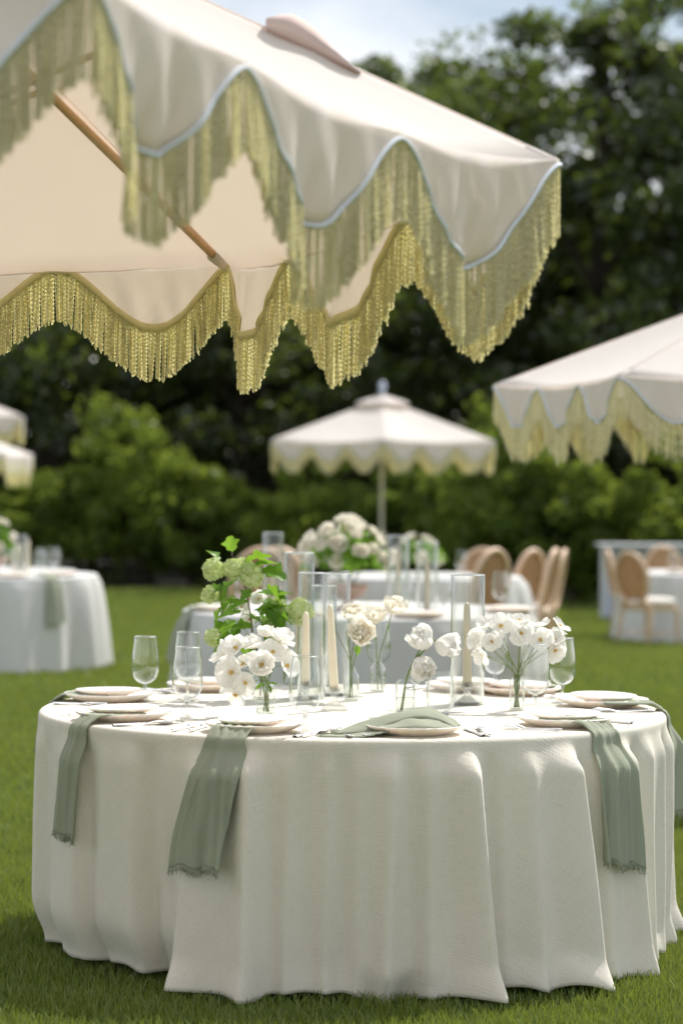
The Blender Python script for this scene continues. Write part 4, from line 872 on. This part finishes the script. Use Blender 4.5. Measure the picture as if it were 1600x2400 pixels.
# ------------------------------------------------------------------ bouquets and tableware further back
def bloom_mesh(seed):
    r = random.Random(seed); mb = MB()
    for ring, (n, el, sc) in enumerate([(7, 15, 1.0), (6, 42, .85), (5, 66, .6), (4, 82, .4)]):
        for i in range(n):
            src = RPET[i % 3]; q = Quaternion((0, 0, 1), 2 * PI * (i + .5 * ring) / n + r.gauss(0, .1)) @ Quaternion((1, 0, 0), R_(el + r.gauss(0, 6)))
            mb.add([q @ (v.co * sc) + Vector((0, 0, .08 * ring)) for v in src.vertices], [tuple(p.vertices) for p in src.polygons])
    return mb.mesh('bloom', M['rose'])
BL = [bloom_mesh(1), bloom_mesh(2)]
def bouquet(loc, label, rx, h, n, seed, pot=True, group='large white bouquets on the tables behind'):
    r = random.Random(seed); root = empty('bouquet', loc, 0, label, 'bouquet', group); z0 = .12 if pot else .05
    if pot:
        mb = MB(); mb.lathe([(0, 0), (.07, 0), (.07, .01), (.025, .03), (.022, .05), (.08, .075), (.11, .11), (.115, .14), (.105, .14), (.09, .11), (0, .09)], 28); mb.build('compote', M['terra'], root)
    for i in range(n):
        a = r.uniform(0, 2 * PI); e = math.acos(r.uniform(-.15, 1)); d = Vector((math.sin(e) * math.cos(a), math.sin(e) * math.sin(a), math.cos(e))); p = Vector((d.x * rx, d.y * rx, z0 + h * .42 + d.z * h * .55)) * 1; p = Vector((p.x * r.uniform(.75, 1.05), p.y * r.uniform(.75, 1.05), p.z))
        o = link('bloom', r.choice(BL), None, root); o.location = p; o.rotation_mode = 'QUATERNION'; o.rotation_quaternion = orient(d, r.uniform(0, 6)); s = r.uniform(.038, .065); o.scale = (s,) * 3
    rng = np.random.default_rng(seed); g = rng.normal(0, 1, (520, 3)); g /= np.linalg.norm(g, axis=1)[:, None]; g[:, 2] = np.abs(g[:, 2]) - .2; P = g * np.array([rx, rx, h * .6]) * rng.uniform(.45, 1.15, (520, 1)) + np.array([0, 0, z0 + h * .4]); V, Q = leaf_quads(rng, P, .05); o = link('foliage', np_mesh('foliage', V, Q, M['leaf']), None, root)
    mb = MB()
    for i in range(8): a = r.uniform(0, 6.28); mb.tube(cat([(0, 0, .08), (math.cos(a) * rx * .4, math.sin(a) * rx * .4, z0 + h * .3), (math.cos(a) * rx * .8, math.sin(a) * rx * .8, z0 + h * .55)], 6), .003, 5)
    mb.build('stems', M['stem'], root); return root
def on_table(key, px, fy=0):
    c, R0, zt = tables[key]; Y = c.y + fy; return Vector(((px * K - 800) * Y / F, Y, zt + .001))
bouquet(on_table('mid', 800, .05), 'biggest white and green bouquet in a terracotta compote on the table right behind', .225, .36, 34, 31)
bouquet(on_table('far', 965, -.1), 'white bouquet behind the candle on the further table', .19, .26, 18, 32, False)
bouquet(on_table('left', -10, 0), 'white bouquet at the left edge on the left table', .14, .30, 16, 33)
bouquet(on_table('leftback', 12, 0), 'small white bouquet at the left edge on the further left table', .14, .25, 10, 34, False)
BGG = 'glasses and candles on the tables behind'
def far_set(key, px, fy, ytop_candle, ytop_glass, w, wh):
    p = on_table(key, px, fy)
    if ytop_glass:
        top = U(0, ytop_glass, p.y).z - p.z; cylinder_glass(p, w, top, 'glass cylinder ' + wh, group='glass cylinders on the tables behind', n=24)
    top = U(0, ytop_candle, p.y).z - p.z; taper((p.x, p.y, p.z + .004), top, 'ivory taper candle ' + wh, r=.017, group='ivory candles on the tables behind')
far_set('mid', 628, -.2, 1300, 1220, .055, 'left of the biggest bouquet'); far_set('mid', 915, -.3, 1262, 1225, .06, 'right of the biggest bouquet, nearer of the pair'); far_set('mid', 982, -.1, 1275, 1238, .06, 'right of the biggest bouquet, further of the pair')
far_set('left', 50, -.2, 1248, 1230, .05, 'on the left table beside the napkin'); far_set('left', 34, .1, 1262, None, .05, 'on the left table at the picture edge'); far_set('left', 66, .2, 1240, None, .05, 'on the left table, rightmost')
for key, lst in {'mid': [(560, -.1, 'left side of the table right behind'), (930, -.75, 'front of the table right behind, left of the candle cylinder'), (1020, -.6, 'front of the table right behind, right of the tulips'), (1150, .1, 'right side of the table right behind')], 'left': [(95, -.35, 'on the left table above the napkin'), (125, .0, 'on the left table by its right side'), (20, -.5, 'on the left table at the picture edge')], 'leftback': [(95, 0, 'on the further left table'), (130, -.2, 'on the further left table by its right end')], 'far': [(1060, -.2, 'on the table by the oval backed chairs')], 'right': [(1545, -.3, 'on the far right table')]}.items():
    for px, fy, wh in lst: goblet(on_table(key, px, fy), 'out of focus goblet ' + wh, 1.0, BGG, True)
for key, lst in {'mid': [(500, -.25, 'at the left of the table right behind'), (960, -.74, 'at the front of the table right behind'), (1170, -.2, 'at the right of the table right behind'), (700, -.72, 'at the front left of the table right behind')], 'left': [(140, -.3, 'on the left table by the napkin'), (30, -.7, 'on the left table at its front')], 'right': [(1560, -.2, 'on the far right table')]}.items():
    for px, fy, wh in lst:
        o = link('dinner_plate', PL1); o.location = on_table(key, px, fy); tag(o, 'out of focus blush plate ' + wh, 'plate', 'plates on the tables behind')
        o2 = link('salad_plate', PL2); o2.location = Vector(o.location) + Vector((0, 0, .0155)); tag(o2, 'out of focus small plate stacked ' + wh, 'plate', 'plates on the tables behind')
def tnap(key, ang, hang, lab, seed):
    c, R0, zt = tables[key]; FFk = soft_folds({'mid': len('pale grey shaded cloth on the round table right behind the front table'), 'left': len('white pleated cloth on the left round table with a sage napkin hanging down')}[key])
    napkin(ang, R0 - .2, .15, hang, lab, 0, seed, 0, 'sage napkins on the tables behind', c, FFk, R0, zt, False, c.z, fringe=False)
tnap('left', 46, .33, 'sage napkin hanging from the left table', 21); tnap('mid', -72, .25, 'grey green napkin hanging at the left side of the table right behind', 22)

# ------------------------------------------------------------------ chairs
def make_chair():
    root = empty('oval_back_chair', (0, 0, 0)); wd = M['chairwood']
    def oval(t, r=1.0):  # back leans away from the seat
        x = .215 * r * math.cos(t); z = .26 * r * math.sin(t); return (x, -.225 - .20 * (z + .26) * .9, .70 + z)
    mb = MB(); mb.tube([oval(2 * PI * i / 40) for i in range(41)], .024, 8, False); mb.build('back_frame', wd, root)
    mb = MB(); P = [[(0 + (oval(2 * PI * i / 40, .93)[0]) * j / 4, oval(2 * PI * i / 40, .93 * j / 4)[1] + .012, oval(2 * PI * i / 40, .93 * j / 4)[2]) for j in range(5)] for i in range(41)]; mb.grid(P); solidify(mb.build('back_panel', M['cane'], root), .012)
    mb = MB(); mb.lathe([(0, 0), (.235, 0), (.245, .02), (.24, .05), (.20, .065), (0, .075)], 36, lambda a, r, z: (r / max(abs(math.cos(a)), abs(math.sin(a))) ** .35, z), (0, 0, .435)); mb.build('seat_cushion', M['cushion'], root)
    mb = MB(); mb.lathe([(0, 0), (.225, 0), (.235, .015), (.235, .055), (0, .06)], 36, lambda a, r, z: (r / max(abs(math.cos(a)), abs(math.sin(a))) ** .35, z), (0, 0, .375)); mb.build('seat_rail', wd, root)
    for sx in (-1, 1):
        mb = MB(); mb.tube([(sx * .20, .19, .40), (sx * .20, .195, .36), (sx * .205, .20, .2), (sx * .205, .205, 0)], [.026, .022, .018, .012], 8); mb.build('leg', wd, root)
        mb = MB(); mb.tube([(sx * .13, -.245, .50), (sx * .19, -.20, .42), (sx * .20, -.21, .25), (sx * .205, -.27, 0)], [.022, .024, .019, .013], 8); mb.build('leg', wd, root)
        mb = MB(); mb.tube([(sx * .203, .195, .14), (sx * .203, -.225, .14)], .009, 6); mb.build('stretcher', wd, root)
    mb = MB(); mb.tube([(-.203, .0, .14), (.203, .0, .14)], .009, 6); mb.build('stretcher', wd, root)
    return root
chp = make_chair(); first = True
for px, Y, rz, lab in [(1062, 20.4, R_(50), 'oval backed oak chair seen from behind, nearest the glass cylinder'), (1155, 22.6, R_(52), 'oval backed oak chair left of the edge on pair, its cane back in full view'), (1190, 22.0, R_(74), 'oak chair seen edge on, nearer of the pair beside the dark trees'), (1215, 23.4, R_(80), 'oak chair seen edge on, further of the pair beside the dark trees'),
                       (1100, 24.4, R_(170), 'oak chair beyond the far table, only its top showing'),
                       (1460, 29.4, R_(-88), 'oak chair seen from the side at the left of the bar'), (1492, 27.0, R_(-48), 'oval backed oak chair in front of the pale blue bar, turned away'), (1535, 31.0, R_(185), 'oak chair behind the right hand table, only its rounded top showing'), (1530, 26.4, R_(-20) + PI / 2 * 0, 'oak chair at the right edge with its ivory seat towards the table'),
                       (583, 19.8, R_(12), 'oak chair behind the viburnum, further left'), (607, 20.6, R_(20), 'oak chair behind the viburnum, next to the glass cylinder'), (660, 21.5, R_(-10), 'oak chair just left of the biggest bouquet')]:
    if px == 1530: continue
    o = chp if first else copy_tree(chp); first = False; x = (px * K - 800) * Y / F; o.location = (x, Y, ground(x, Y)); o.rotation_euler = (0, 0, rz); tag(o, lab, 'chair', 'oval backed chairs round the tables behind')

# ------------------------------------------------------------------ the pale blue bar at the right
def bar():
    Y = 33.2; x0 = (1386 * K - 800) * Y / F; z0 = ground(0, Y); zt = U(0, 1240, Y).z; x1 = x0 + 2.4; h = zt - z0
    root = empty('garden_bar', ((x0 + x1) / 2, Y, z0), 0, 'pale blue and grey panelled bar counter at the right edge behind the chairs', 'bar'); xs = [x0 - (x0 + x1) / 2 + i * .6 for i in range(5)]
    for i in range(5): mb = MB(); mb.box((xs[i] - .035, -.03, 0), (xs[i] + .035, .04, h - .03)); mb.build('post', M['barwhite'], root, False)
    mb = MB(); mb.box((xs[0] - .06, -.06, h - .028), (xs[-1] + .06, .5, h)); mb.build('counter_top', M['barwhite'], root, False)
    mb = MB(); mb.box((xs[0] + .037, -.022, h * .66), (xs[-1] - .037, .022, h * .71)); mb.build('rail', M['barwhite'], root, False)
    for i in range(4):
        mb = MB(); mb.box((xs[i] + .037, -.012, h * .712), (xs[i + 1] - .037, .012, h - .03)); mb.build('upper_panel', M['bargrey'], root, False)
        mb = MB(); mb.box((xs[i] + .037, -.014, .02), (xs[i + 1] - .037, .014, h * .655)); mb.build('lower_panel', M['barpaint'], root, False)
bar()
